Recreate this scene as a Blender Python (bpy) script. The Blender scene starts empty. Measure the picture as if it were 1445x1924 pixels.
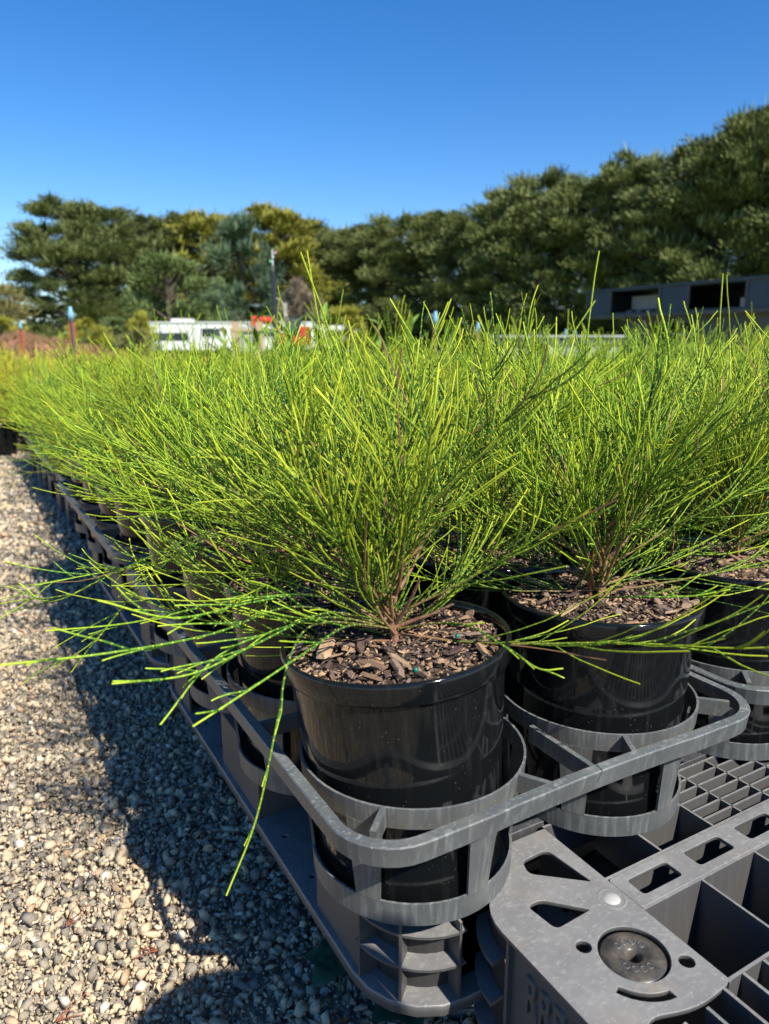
import bpy, bmesh, math, random
import numpy as np
from mathutils import Vector, Matrix, Euler
R = math.radians
random.seed(7); rng = np.random.default_rng(7)
S = bpy.context.scene
COL = S.collection

# ------------------------------------------------------------------ camera
H = 0.69
cam = bpy.data.cameras.new('camera'); camo = bpy.data.objects.new('camera', cam); COL.objects.link(camo)
camo.location = (0, 0, H); camo.rotation_euler = (R(90-12.65), 0, R(-29.9))
cam.sensor_fit = 'VERTICAL'; cam.sensor_height = 36; cam.lens = 36*1390/1924
cam.clip_start = 0.01; cam.clip_end = 2000
cam.dof.use_dof = True; cam.dof.focus_distance = 0.72; cam.dof.aperture_fstop = 8.0
S.camera = camo
# ------------------------------------------------------------------ world, sun
SUN_EL, SUN_AZ = 44, 9.5       # azimuth: degrees from -Y towards +X
W = bpy.data.worlds.new('World'); S.world = W; W.use_nodes = True
nt = W.node_tree; nt.nodes.clear()
sky = nt.nodes.new('ShaderNodeTexSky'); sky.sky_type = 'NISHITA'; sky.sun_disc = False
sky.sun_elevation = R(SUN_EL); sky.sun_rotation = R(180-SUN_AZ)
sky.altitude = 600; sky.air_density = 1.0; sky.dust_density = 0.25; sky.ozone_density = 3.5
bg = nt.nodes.new('ShaderNodeBackground'); bg.inputs[1].default_value = 0.115
hs = nt.nodes.new('ShaderNodeHueSaturation'); hs.inputs['Saturation'].default_value = 1.33; hs.inputs['Hue'].default_value = .507
wo = nt.nodes.new('ShaderNodeOutputWorld')
nt.links.new(sky.outputs[0], hs.inputs['Color']); nt.links.new(hs.outputs[0], bg.inputs[0]); nt.links.new(bg.outputs[0], wo.inputs[0])
sun = bpy.data.lights.new('sun', 'SUN'); sun.energy = 5.0; sun.angle = R(0.53); sun.color = (1, .95, .86)
suno = bpy.data.objects.new('sun', sun); COL.objects.link(suno)
sd = Vector((math.sin(R(SUN_AZ))*math.cos(R(SUN_EL)), -math.cos(R(SUN_AZ))*math.cos(R(SUN_EL)), math.sin(R(SUN_EL))))
suno.rotation_euler = sd.to_track_quat('Z', 'Y').to_euler(); suno.location = sd*30
S.view_settings.view_transform = 'Standard'; S.view_settings.look = 'None'
S.view_settings.exposure = 0.6; S.view_settings.gamma = 1; S.view_settings.use_curve_mapping = False

# ------------------------------------------------------------------ materials
def mat(name, base, rough=.5, spec=.5, var=None, vscale=8, bump=0, bscale=60, attr=None, extra=None, metallic=0, coat=0):
    m = bpy.data.materials.new(name); m.use_nodes = True; t = m.node_tree
    b = t.nodes['Principled BSDF']
    b.inputs['Base Color'].default_value = (*base, 1); b.inputs['Roughness'].default_value = rough
    b.inputs['Specular IOR Level'].default_value = spec; b.inputs['Metallic'].default_value = metallic
    b.inputs['Coat Weight'].default_value = coat
    tc = t.nodes.new('ShaderNodeTexCoord')
    if var:
        n = t.nodes.new('ShaderNodeTexNoise'); n.inputs['Scale'].default_value = vscale; n.inputs['Detail'].default_value = 6
        n.inputs['Roughness'].default_value = .65
        t.links.new(tc.outputs['Object'], n.inputs['Vector'])
        r = t.nodes.new('ShaderNodeValToRGB'); r.color_ramp.elements[0].color = (*base, 1); r.color_ramp.elements[1].color = (*var, 1)
        r.color_ramp.elements[0].position = .38; r.color_ramp.elements[1].position = .66
        t.links.new(n.outputs['Fac'], r.inputs['Fac']); t.links.new(r.outputs[0], b.inputs['Base Color'])
    if bump:
        n2 = t.nodes.new('ShaderNodeTexNoise'); n2.inputs['Scale'].default_value = bscale; n2.inputs['Detail'].default_value = 5
        t.links.new(tc.outputs['Object'], n2.inputs['Vector'])
        bp = t.nodes.new('ShaderNodeBump'); bp.inputs['Strength'].default_value = bump; bp.inputs['Distance'].default_value = .002
        t.links.new(n2.outputs['Fac'], bp.inputs['Height']); t.links.new(bp.outputs[0], b.inputs['Normal'])
    return m
def N(t, k, **kw):
    n = t.nodes.new(k)
    for a, v in kw.items(): setattr(n, a, v)
    return n
def mixc(t, fac, a, b, mode='MIX'):
    n = t.nodes.new('ShaderNodeMix'); n.data_type = 'RGBA'; n.blend_type = mode
    for i, v in ((0, fac), (6, a), (7, b)):
        if hasattr(v, 'is_linked') or hasattr(v, 'links'): t.links.new(v, n.inputs[i])
        elif isinstance(v, tuple): n.inputs[i].default_value = (*v, 1)
        else: n.inputs[i].default_value = v
    return n.outputs[2]
def math_(t, op, a, b=0.0, c=None):
    n = t.nodes.new('ShaderNodeMath'); n.operation = op
    for i, v in enumerate((a, b, c)):
        if v is None: continue
        if isinstance(v, (int, float)): n.inputs[i].default_value = v
        else: t.links.new(v, n.inputs[i])
    return n.outputs[0]

M = {}
def plastic(name, base, chalk, scuff, dust, side, sidekeep):
    """weathered grey polypropylene: chalky patches, fine scratches, brown dust on faces that look up; shade painted into the others as a darker colour"""
    m = mat(name, base, rough=.5, spec=.4); t = m.node_tree; b = t.nodes['Principled BSDF']
    tc = N(t, 'ShaderNodeTexCoord')
    n = N(t, 'ShaderNodeTexNoise'); n.inputs['Scale'].default_value = 14; n.inputs['Detail'].default_value = 8; n.inputs['Roughness'].default_value = .7
    t.links.new(tc.outputs['Object'], n.inputs['Vector'])
    mp = N(t, 'ShaderNodeMapping'); mp.inputs['Scale'].default_value = (60, 90, 6); mp.inputs['Rotation'].default_value = (0, .2, .5)
    t.links.new(tc.outputs['Object'], mp.inputs['Vector'])
    n2 = N(t, 'ShaderNodeTexNoise'); n2.inputs['Scale'].default_value = 3; n2.inputs['Detail'].default_value = 7; n2.inputs['Distortion'].default_value = .4
    t.links.new(mp.outputs[0], n2.inputs['Vector'])
    r1 = N(t, 'ShaderNodeValToRGB'); r1.color_ramp.elements[0].position = .42; r1.color_ramp.elements[1].position = .68
    t.links.new(n.outputs['Fac'], r1.inputs['Fac'])
    r2 = N(t, 'ShaderNodeValToRGB'); r2.color_ramp.elements[0].position = .52; r2.color_ramp.elements[1].position = .72
    t.links.new(n2.outputs['Fac'], r2.inputs['Fac'])
    c = mixc(t, r1.outputs[0], base, chalk)
    c = mixc(t, math_(t, 'MULTIPLY', r2.outputs[0], .55), c, scuff)
    n3 = N(t, 'ShaderNodeTexNoise'); n3.inputs['Scale'].default_value = 22; n3.inputs['Detail'].default_value = 4
    t.links.new(tc.outputs['Object'], n3.inputs['Vector'])
    r3 = N(t, 'ShaderNodeValToRGB'); r3.color_ramp.elements[0].position = .55; r3.color_ramp.elements[1].position = .8
    t.links.new(n3.outputs['Fac'], r3.inputs['Fac'])
    c = mixc(t, math_(t, 'MULTIPLY', r3.outputs[0], .55), c, dust)
    sp = N(t, 'ShaderNodeTexVoronoi'); sp.inputs['Scale'].default_value = 170
    t.links.new(tc.outputs['Object'], sp.inputs['Vector'])
    spk = math_(t, 'LESS_THAN', sp.outputs['Distance'], .09)
    c = mixc(t, math_(t, 'MULTIPLY', spk, .5), c, (.55, .52, .46))
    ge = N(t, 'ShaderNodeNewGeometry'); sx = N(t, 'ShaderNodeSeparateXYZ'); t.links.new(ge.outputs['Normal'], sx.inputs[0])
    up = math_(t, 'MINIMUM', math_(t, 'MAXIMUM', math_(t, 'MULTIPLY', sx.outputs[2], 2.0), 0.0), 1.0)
    c = mixc(t, math_(t, 'MULTIPLY_ADD', up, 1-sidekeep, sidekeep), side, c)  # side and lower faces take a darker base colour that stands for shade
    t.links.new(c, b.inputs['Base Color'])
    t.links.new(math_(t, 'MULTIPLY_ADD', n2.outputs['Fac'], .35, .28), b.inputs['Roughness'])
    bp = N(t, 'ShaderNodeBump'); bp.inputs['Strength'].default_value = .25; bp.inputs['Distance'].default_value = .0006
    t.links.new(n2.outputs['Fac'], bp.inputs['Height']); t.links.new(bp.outputs[0], b.inputs['Normal'])
    return m
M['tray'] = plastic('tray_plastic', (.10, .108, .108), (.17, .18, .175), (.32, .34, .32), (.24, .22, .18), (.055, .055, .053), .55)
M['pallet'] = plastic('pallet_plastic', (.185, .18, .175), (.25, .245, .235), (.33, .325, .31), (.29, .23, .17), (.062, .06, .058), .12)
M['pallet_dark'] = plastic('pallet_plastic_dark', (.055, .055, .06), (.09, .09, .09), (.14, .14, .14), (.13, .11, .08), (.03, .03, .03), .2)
def potmat():
    m = mat('black_pot', (.007, .007, .007), rough=.16, spec=.42); t = m.node_tree; b = t.nodes['Principled BSDF']
    tc = N(t, 'ShaderNodeTexCoord')
    mp = N(t, 'ShaderNodeMapping'); mp.inputs['Scale'].default_value = (1, 1, .05)
    t.links.new(tc.outputs['Object'], mp.inputs['Vector'])
    n = N(t, 'ShaderNodeTexNoise'); n.inputs['Scale'].default_value = 130; n.inputs['Detail'].default_value = 5
    t.links.new(mp.outputs[0], n.inputs['Vector'])
    r = N(t, 'ShaderNodeValToRGB'); r.color_ramp.elements[0].position = .56; r.color_ramp.elements[1].position = .86
    t.links.new(n.outputs['Fac'], r.inputs['Fac'])
    v = N(t, 'ShaderNodeTexVoronoi'); v.inputs['Scale'].default_value = 210; t.links.new(tc.outputs['Object'], v.inputs['Vector'])
    w = N(t, 'ShaderNodeTexNoise'); w.inputs['Scale'].default_value = 25; t.links.new(tc.outputs['Object'], w.inputs['Vector'])
    spk = math_(t, 'LESS_THAN', v.outputs['Distance'], math_(t, 'MULTIPLY', w.outputs['Fac'], .13))
    c = mixc(t, math_(t, 'MULTIPLY', r.outputs[0], .09), (.006, .007, .0075), (.17, .15, .12))
    c = mixc(t, math_(t, 'MULTIPLY', spk, .5), c, (.25, .23, .2))
    t.links.new(c, b.inputs['Base Color'])
    t.links.new(math_(t, 'MULTIPLY_ADD', w.outputs['Fac'], .12, .03), b.inputs['Roughness'])
    bp = N(t, 'ShaderNodeBump'); bp.inputs['Strength'].default_value = .05; bp.inputs['Distance'].default_value = .0008
    t.links.new(n.outputs['Fac'], bp.inputs['Height']); t.links.new(bp.outputs[0], b.inputs['Normal'])
    return m
M['pot'] = potmat()
def shoot_mat(name, dark, mid, tipc, node, transl=.18):
    m = mat(name, mid, rough=.5, spec=.25); t = m.node_tree; b = t.nodes['Principled BSDF']
    a = N(t, 'ShaderNodeAttribute'); a.attribute_name = 'tip'
    al = N(t, 'ShaderNodeAttribute'); al.attribute_name = 'along'
    wd = N(t, 'ShaderNodeAttribute'); wd.attribute_name = 'wood'
    oi = N(t, 'ShaderNodeObjectInfo')
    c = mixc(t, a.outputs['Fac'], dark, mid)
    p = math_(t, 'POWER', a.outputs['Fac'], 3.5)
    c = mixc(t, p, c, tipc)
    fr = math_(t, 'FRACT', math_(t, 'MULTIPLY', al.outputs['Fac'], 130.0))
    ring = math_(t, 'LESS_THAN', fr, .17)
    c = mixc(t, math_(t, 'MULTIPLY', ring, .5), c, node)
    c = mixc(t, wd.outputs['Fac'], c, (.27, .155, .075))
    h = N(t, 'ShaderNodeHueSaturation')
    t.links.new(math_(t, 'MULTIPLY_ADD', oi.outputs['Random'], .03, .485), h.inputs['Hue'])
    t.links.new(math_(t, 'MULTIPLY_ADD', oi.outputs['Random'], .3, .85), h.inputs['Value'])
    t.links.new(c, h.inputs['Color'])
    t.links.new(h.outputs[0], b.inputs['Base Color'])
    return m
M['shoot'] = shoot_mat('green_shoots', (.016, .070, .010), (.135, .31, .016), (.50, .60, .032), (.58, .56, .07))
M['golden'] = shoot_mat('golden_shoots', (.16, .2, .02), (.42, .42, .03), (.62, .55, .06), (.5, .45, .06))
M['stem'] = mat('reddish_bark', (.17, .075, .04), rough=.8, var=(.33, .19, .11), vscale=120, bump=.6, bscale=400)
def chipmat():
    m = mat('bark_chip', (.2, .1, .06), rough=.85); t = m.node_tree; b = t.nodes['Principled BSDF']
    oi = N(t, 'ShaderNodeObjectInfo'); at = N(t, 'ShaderNodeAttribute'); at.attribute_name = 'rnd'
    tc = N(t, 'ShaderNodeTexCoord')
    s = math_(t, 'FRACT', math_(t, 'ADD', oi.outputs['Random'], at.outputs['Fac']))
    r = N(t, 'ShaderNodeValToRGB'); r.color_ramp.interpolation = 'LINEAR'
    cs = [(0, (.03, .022, .02)), (.2, (.12, .075, .06)), (.4, (.26, .16, .10)), (.55, (.48, .31, .17)), (.7, (.17, .13, .125)), (.82, (.52, .36, .20)), (1, (.09, .06, .055))]
    r.color_ramp.elements[0].color = (*cs[0][1], 1); r.color_ramp.elements[1].color = (*cs[-1][1], 1)
    for p, c in cs[1:-1]:
        e = r.color_ramp.elements.new(p); e.color = (*c, 1)
    t.links.new(s, r.inputs['Fac'])
    n = N(t, 'ShaderNodeTexNoise'); n.inputs['Scale'].default_value = 240; n.inputs['Detail'].default_value = 4
    mp = N(t, 'ShaderNodeMapping'); mp.inputs['Scale'].default_value = (1, 5, 5); t.links.new(tc.outputs['Object'], mp.inputs['Vector']); t.links.new(mp.outputs[0], n.inputs['Vector'])
    c = mixc(t, 1.0, r.outputs[0], mixc(t, n.outputs['Fac'], (.45, .42, .4), (1.5, 1.45, 1.4)), 'MULTIPLY')
    t.links.new(c, b.inputs['Base Color'])
    bp = N(t, 'ShaderNodeBump'); bp.inputs['Strength'].default_value = .7; bp.inputs['Distance'].default_value = .0008
    t.links.new(n.outputs['Fac'], bp.inputs['Height']); t.links.new(bp.outputs[0], b.inputs['Normal'])
    return m
M['chip'] = chipmat()
M['soil'] = mat('potting_mix', (.022, .015, .011), rough=.95, var=(.09, .055, .035), vscale=160, bump=1, bscale=500)
M['bead'] = mat('teal_bead', (.01, .16, .12), rough=.25)
def gravelmat():
    m = mat('gravel_stone', (.4, .35, .28), rough=.85, spec=.3); t = m.node_tree; b = t.nodes['Principled BSDF']
    at = N(t, 'ShaderNodeAttribute'); at.attribute_name = 'rnd'
    r = N(t, 'ShaderNodeValToRGB'); r.color_ramp.interpolation = 'CONSTANT'
    cs = [(0, (.20, .175, .14)), (.10, (.27, .235, .18)), (.24, (.50, .40, .27)), (.38, (.52, .41, .27)), (.52, (.54, .44, .30)), (.62, (.34, .29, .22)), (.74, (.50, .395, .265)), (.84, (.21, .185, .155)), (.9, (.46, .31, .20)), (.94, (.56, .50, .40)), (1, (.4, .35, .3))]
    r.color_ramp.elements[0].color = (*cs[0][1], 1); r.color_ramp.elements[1].color = (*cs[-1][1], 1)
    for p, c in cs[1:-1]:
        e = r.color_ramp.elements.new(p); e.color = (*c, 1)
    t.links.new(at.outputs['Fac'], r.inputs['Fac'])
    tc = N(t, 'ShaderNodeTexCoord')
    n = N(t, 'ShaderNodeTexNoise'); n.inputs['Scale'].default_value = 180; n.inputs['Detail'].default_value = 6; n.inputs['Roughness'].default_value = .75
    t.links.new(tc.outputs['Object'], n.inputs['Vector'])
    c = mixc(t, 1.0, r.outputs[0], mixc(t, n.outputs['Fac'], (.50, .49, .46), (1.9, 1.88, 1.82)), 'MULTIPLY')
    t.links.new(c, b.inputs['Base Color'])
    bp = N(t, 'ShaderNodeBump'); bp.inputs['Strength'].default_value = 1.0; bp.inputs['Distance'].default_value = .0012
    t.links.new(n.outputs['Fac'], bp.inputs['Height']); t.links.new(bp.outputs[0], b.inputs['Normal'])
    return m
M['gravel'] = gravelmat()
def leafmat(name, dark, light, transl=0):
    m = mat(name, dark, rough=.6, spec=.25); t = m.node_tree; b = t.nodes['Principled BSDF']
    at = N(t, 'ShaderNodeAttribute'); at.attribute_name = 'rnd'
    t.links.new(mixc(t, at.outputs['Fac'], dark, light), b.inputs['Base Color'])
    return m
M['cypress'] = leafmat('cypress_foliage', (.07, .10, .03), (.21, .235, .075))
M['cypress_deep'] = leafmat('deep_green_foliage', (.07, .10, .032), (.205, .23, .07))
M['golden_cyp'] = leafmat('golden_cypress_foliage', (.14, .155, .025), (.36, .33, .05))
M['blue_cyp'] = leafmat('bluish_conifer_foliage', (.05, .095, .05), (.13, .19, .10))
M['willow'] = leafmat('pale_green_foliage', (.075, .115, .03), (.19, .24, .075))
M['olive'] = leafmat('olive_foliage', (.13, .13, .04), (.30, .26, .10))
M['brownish'] = leafmat('dry_brown_foliage', (.14, .11, .07), (.30, .24, .16))
M['yellowbush'] = leafmat('yellow_green_foliage', (.18, .20, .02), (.42, .38, .06))
M['lawn'] = leafmat('lawn_blades', (.14, .22, .02), (.34, .40, .04))
M['broad'] = mat('broad_leaf', (.12, .25, .03), rough=.4, var=(.26, .34, .05), vscale=20)
M['weed'] = mat('weed_leaf', (.03, .09, .05), rough=.4, var=(.06, .14, .07), vscale=30)
M['trunk'] = mat('conifer_bark', (.07, .05, .035), rough=.9, var=(.16, .12, .09), vscale=3)
M['white'] = mat('white_panel', (.78, .78, .76), rough=.35, var=(.66, .66, .64), vscale=1.2)
M['offwhite'] = mat('aged_white_panel', (.60, .60, .57), rough=.45, var=(.5, .49, .46), vscale=1.5)
M['glass'] = mat('dark_glass', (.03, .045, .05), rough=.08, spec=.8)
M['rubber'] = mat('black_rubber', (.02, .02, .02), rough=.7)
M['red'] = mat('red_paint', (.62, .05, .03), rough=.35, var=(.5, .05, .035), vscale=2)
M['steel_blue'] = mat('blue_grey_steel', (.045, .062, .085), rough=.6, spec=.3, var=(.062, .08, .105), vscale=3, metallic=.1)
M['steel_grey'] = mat('weathered_grey_steel', (.085, .08, .072), rough=.7, spec=.3, var=(.12, .112, .10), vscale=4)
M['corrug'] = mat('pale_corrugated_sheet', (.42, .43, .42), rough=.45, var=(.3, .31, .3), vscale=3)
M['timber'] = mat('pale_timber', (.50, .36, .22), rough=.7, var=(.38, .26, .16), vscale=7)
M['rust'] = mat('rusty_red_post', (.34, .09, .035), rough=.8, var=(.22, .07, .04), vscale=18)
M['blue_cap'] = mat('pale_blue_cap', (.20, .42, .55), rough=.35)
M['blue_roof'] = mat('pale_blue_roof', (.22, .36, .55), rough=.45)
M['dirt'] = mat('red_earth', (.26, .10, .05), rough=.95, var=(.36, .20, .12), vscale=1.4, bump=1, bscale=8)
M['black_metal'] = mat('black_metal', (.015, .017, .022), rough=.4)
M['clear'] = mat('glassy_fitting', (.55, .62, .62), rough=.1, spec=.8)
M['pink'] = mat('pale_pink_fitting', (.6, .3, .5), rough=.15)
M['greenfit'] = mat('pale_green_fitting', (.2, .6, .3), rough=.15)

# ------------------------------------------------------------------ object helpers
def mk(name, me, parent=None, loc=None):
    o = bpy.data.objects.new(name, me); COL.objects.link(o)
    if parent: o.parent = parent
    if loc is not None: o.location = loc
    return o
def thing(name, label, cat, loc=(0, 0, 0), rz=0, group=None):
    o = mk(name, None, None, loc); o.rotation_euler.z = rz; o['label'] = label; o['category'] = cat
    o.empty_display_size = .05
    if group: o['group'] = group
    return o
def tag(o, label=None, cat=None, group=None, kind=None):
    for k, v in (('label', label), ('category', cat), ('group', group), ('kind', kind)):
        if v: o[k] = v
    return o
def npmesh(name, V, F, m, smooth=False, attrs=None):
    """V (n,3), F (k,3) or (k,4)"""
    V = np.asarray(V, np.float32); F = np.asarray(F, np.int32)
    me = bpy.data.meshes.new(name); n = F.shape[1]
    me.vertices.add(len(V)); me.vertices.foreach_set('co', V.ravel())
    me.loops.add(F.size); me.loops.foreach_set('vertex_index', F.ravel())
    me.polygons.add(len(F)); me.polygons.foreach_set('loop_start', np.arange(0, F.size, n, dtype=np.int32))
    try: me.polygons.foreach_set('loop_total', np.full(len(F), n, np.int32))
    except Exception: pass
    if smooth: me.polygons.foreach_set('use_smooth', np.ones(len(F), bool))
    for k, a in (attrs or {}).items():
        at = me.attributes.new(k, 'FLOAT', 'POINT'); at.data.foreach_set('value', np.asarray(a, np.float32))
    me.update(calc_edges=True); me.validate()
    me.materials.append(m); return me
def bm_mesh(name, bm, m, smooth=False, bevel=0, seg=1):
    if bevel:
        es = [e for e in bm.edges if len(e.link_faces) == 2 and e.calc_face_angle(0) > .6]
        bmesh.ops.bevel(bm, geom=es, offset=bevel, segments=seg, affect='EDGES', profile=.6, clamp_overlap=True)
    bmesh.ops.recalc_face_normals(bm, faces=bm.faces)
    me = bpy.data.meshes.new(name); bm.to_mesh(me); bm.free()
    if smooth:
        for p in me.polygons: p.use_smooth = True
    me.materials.append(m); return me
def box(bm, x0, x1, y0, y1, z0, z1):
    vs = [bm.verts.new(p) for p in ((x0, y0, z0), (x1, y0, z0), (x1, y1, z0), (x0, y1, z0), (x0, y0, z1), (x1, y0, z1), (x1, y1, z1), (x0, y1, z1))]
    for f in ((0, 3, 2, 1), (4, 5, 6, 7), (0, 1, 5, 4), (1, 2, 6, 5), (2, 3, 7, 6), (3, 0, 4, 7)): bm.faces.new([vs[i] for i in f])
    return vs
def boxm(name, x0, x1, y0, y1, z0, z1, m, bevel=0):
    bm = bmesh.new(); box(bm, x0, x1, y0, y1, z0, z1); return bm_mesh(name, bm, m, bevel=bevel)
def lathe(bm, prof, n=48, a0=0, a1=2*math.pi, closed_prof=False):
    full = abs(a1-a0-2*math.pi) < 1e-6
    k = n if full else n+1
    rings = []
    for i in range(k):
        a = a0+(a1-a0)*i/n
        rings.append([bm.verts.new((r*math.cos(a), r*math.sin(a), z)) for r, z in prof])
    P = len(prof)
    for i in range(n):
        A = rings[i]; B = rings[(i+1) % k]
        for j in range(P if closed_prof else P-1):
            q = [A[j], B[j], B[(j+1) % P], A[(j+1) % P]]
            q2 = []
            for v in q:
                if v not in q2: q2.append(v)
            bm.faces.new(q2)
    if closed_prof and not full:
        bm.faces.new(rings[0]); bm.faces.new(rings[-1][::-1])
def cyl(bm, p0, p1, r0, r1=None, n=12):
    r1 = r0 if r1 is None else r1
    p0 = Vector(p0); p1 = Vector(p1); d = (p1-p0).normalized()
    q = d.to_track_quat('Z', 'Y')
    A = [bm.verts.new(p0+q @ Vector((r0*math.cos(2*math.pi*i/n), r0*math.sin(2*math.pi*i/n), 0))) for i in range(n)]
    B = [bm.verts.new(p1+q @ Vector((r1*math.cos(2*math.pi*i/n), r1*math.sin(2*math.pi*i/n), 0))) for i in range(n)]
    for i in range(n): bm.faces.new((A[i], A[(i+1) % n], B[(i+1) % n], B[i]))
    bm.faces.new(A[::-1]); bm.faces.new(B)
def plate(name, outer, holes, z0, z1, m, bevel=.0012, rnd=.006):
    """flat plate with rounded holes through it, from 2D outlines"""
    cu = bpy.data.curves.new(name, 'CURVE'); cu.dimensions = '2D'; cu.fill_mode = 'BOTH'
    def rounded(pts, r, seg=4):
        out = []; n = len(pts)
        for i in range(n):
            p = Vector(pts[i][:2]); a = Vector(pts[i-1][:2]); b = Vector(pts[(i+1) % n][:2])
            rr = pts[i][2] if len(pts[i]) > 2 else r
            da = (a-p); db = (b-p); d = min(rr, da.length*.45, db.length*.45)
            s = p+da.normalized()*d; e = p+db.normalized()*d
            for k in range(seg+1):
                t = k/seg; out.append(s*(1-t)**2+p*2*t*(1-t)+e*t*t)
        return out
    for pts in [outer]+holes:
        q = rounded(pts, rnd) if len(pts) < 12 else [Vector(p) for p in pts]
        sp = cu.splines.new('POLY'); sp.points.add(len(q)-1)
        for i, p in enumerate(q): sp.points[i].co = (p.x, p.y, 0, 1)
        sp.use_cyclic_u = True
    cu.extrude = (z1-z0)/2-bevel; cu.bevel_depth = bevel; cu.bevel_resolution = 1; cu.offset = -bevel
    o = bpy.data.objects.new('tmp', cu); COL.objects.link(o)
    bpy.context.view_layer.update()
    me = bpy.data.meshes.new_from_object(o.evaluated_get(bpy.context.evaluated_depsgraph_get()))
    bpy.data.objects.remove(o)
    me.transform(Matrix.Translation((0, 0, (z0+z1)/2))); me.name = name
    me.materials.clear(); me.materials.append(m); return me
def circ(cx, cy, r, n=24): return [(cx+r*math.cos(2*math.pi*i/n), cy+r*math.sin(2*math.pi*i/n)) for i in range(n)]

# ------------------------------------------------------------------ strands (needle-like shoots)
def grow(P0, D0, L, K, up=0.0, wob=.04, upv=(0, 0, 1)):
    S_ = len(P0); P = np.zeros((S_, K, 3)); P[:, 0] = P0; d = D0/np.linalg.norm(D0, axis=1, keepdims=True)
    st = (L/(K-1))[:, None]; bias = rng.normal(0, wob*.6, (S_, 3)); u = np.asarray(upv)[None]
    upa = np.asarray(up).reshape(-1, 1) if np.ndim(up) else up
    for k in range(1, K):
        P[:, k] = P[:, k-1]+d*st
        d = d+u*upa/(K-1)+rng.normal(0, wob, (S_, 3))+bias
        d /= np.linalg.norm(d, axis=1, keepdims=True)
    return P
def tubes(groups, sides=3):
    """groups: list of (P (S,K,3), r0, r1, tip0, tip1, wood0, wood1) -> V,F,attrs"""
    Vs, Fs, T, A, Wd = [], [], [], [], []; off = 0
    for P, r0, r1, t0, t1, w0, w1 in groups:
        S_, K, _ = P.shape
        tan = np.gradient(P, axis=1); tan /= np.linalg.norm(tan, axis=2, keepdims=True)+1e-9
        ref = rng.normal(0, 1, (S_, 1, 3)); ref -= (ref*tan[:, K//2:K//2+1]).sum(2, keepdims=True)*tan[:, K//2:K//2+1]
        a = np.cross(tan, ref); a /= np.linalg.norm(a, axis=2, keepdims=True)+1e-9
        b = np.cross(tan, a)
        s = np.linspace(0, 1, K)[None, :, None]
        r0_ = np.broadcast_to(np.asarray(r0, float).reshape(-1, 1, 1), (S_, 1, 1)); r1_ = np.broadcast_to(np.asarray(r1, float).reshape(-1, 1, 1), (S_, 1, 1))
        r = r0_*(1-s)+r1_*s
        ring = []
        for j in range(sides):
            th = 2*math.pi*j/sides; ring.append(P+r*(math.cos(th)*a+math.sin(th)*b))
        V = np.stack(ring, 2)          # S,K,sides,3
        seg = np.linalg.norm(np.diff(P, axis=1), axis=2).cumsum(1); al = np.concatenate([np.zeros((S_, 1)), seg], 1)+rng.random((S_, 1))*.01
        Vs.append(V.reshape(-1, 3)); A.append(np.repeat(al.ravel(), sides))
        t0_ = np.broadcast_to(np.asarray(t0, float).reshape(-1, 1), (S_, 1)); t1_ = np.broadcast_to(np.asarray(t1, float).reshape(-1, 1), (S_, 1))
        tt = t0_*(1-s[:, :, 0])+t1_*s[:, :, 0]; T.append(np.repeat(np.clip(tt, 0, 1).ravel(), sides))
        w0_ = np.broadcast_to(np.asarray(w0, float).reshape(-1, 1), (S_, 1)); w1_ = np.broadcast_to(np.asarray(w1, float).reshape(-1, 1), (S_, 1))
        ww = w0_+(w1_-w0_)*s[:, :, 0]; Wd.append(np.repeat(np.clip(ww, 0, 1).ravel(), sides))
        idx = off+np.arange(S_*K*sides).reshape(S_, K, sides)
        for j in range(sides):
            j2 = (j+1) % sides
            Fs.append(np.stack([idx[:, :-1, j], idx[:, :-1, j2], idx[:, 1:, j2], idx[:, 1:, j]], -1).reshape(-1, 4))
        off += S_*K*sides
    return np.concatenate(Vs), np.concatenate(Fs), dict(tip=np.concatenate(T), along=np.concatenate(A), wood=np.concatenate(Wd))
def rotaway(D, ang):
    """turn each direction away from itself by ang round a random axis"""
    n = len(D); q = rng.normal(0, 1, (n, 3)); q -= (q*D).sum(1, keepdims=True)*D; q /= np.linalg.norm(q, axis=1, keepdims=True)
    ang = np.broadcast_to(ang, (n,))[:, None]
    return D*np.cos(ang)+q*np.sin(ang)
def twigs_on(P, per, lmin, lmax, r, sides_up=.35, lo=.12, hi=.97, K=6, ang=(.35, .75)):
    """side shoots along main shoots P (S,K,3)"""
    S_, KK, _ = P.shape; n = S_*per
    si = np.repeat(np.arange(S_), per); t = lo+(hi-lo)*(np.tile(np.arange(per), S_)+rng.random(n))/per
    f = t*(KK-1); k = np.minimum(f.astype(int), KK-2); fr = (f-k)[:, None]
    p = P[si, k]*(1-fr)+P[si, k+1]*fr; d = P[si, k+1]-P[si, k]; d /= np.linalg.norm(d, axis=1, keepdims=True)
    D = rotaway(d, rng.uniform(ang[0], ang[1], n)); D[:, 2] += .15
    L = rng.uniform(lmin, lmax, n)*(1.1-.55*t)
    return grow(p, D, L, K, up=sides_up, wob=.05), t
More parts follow.
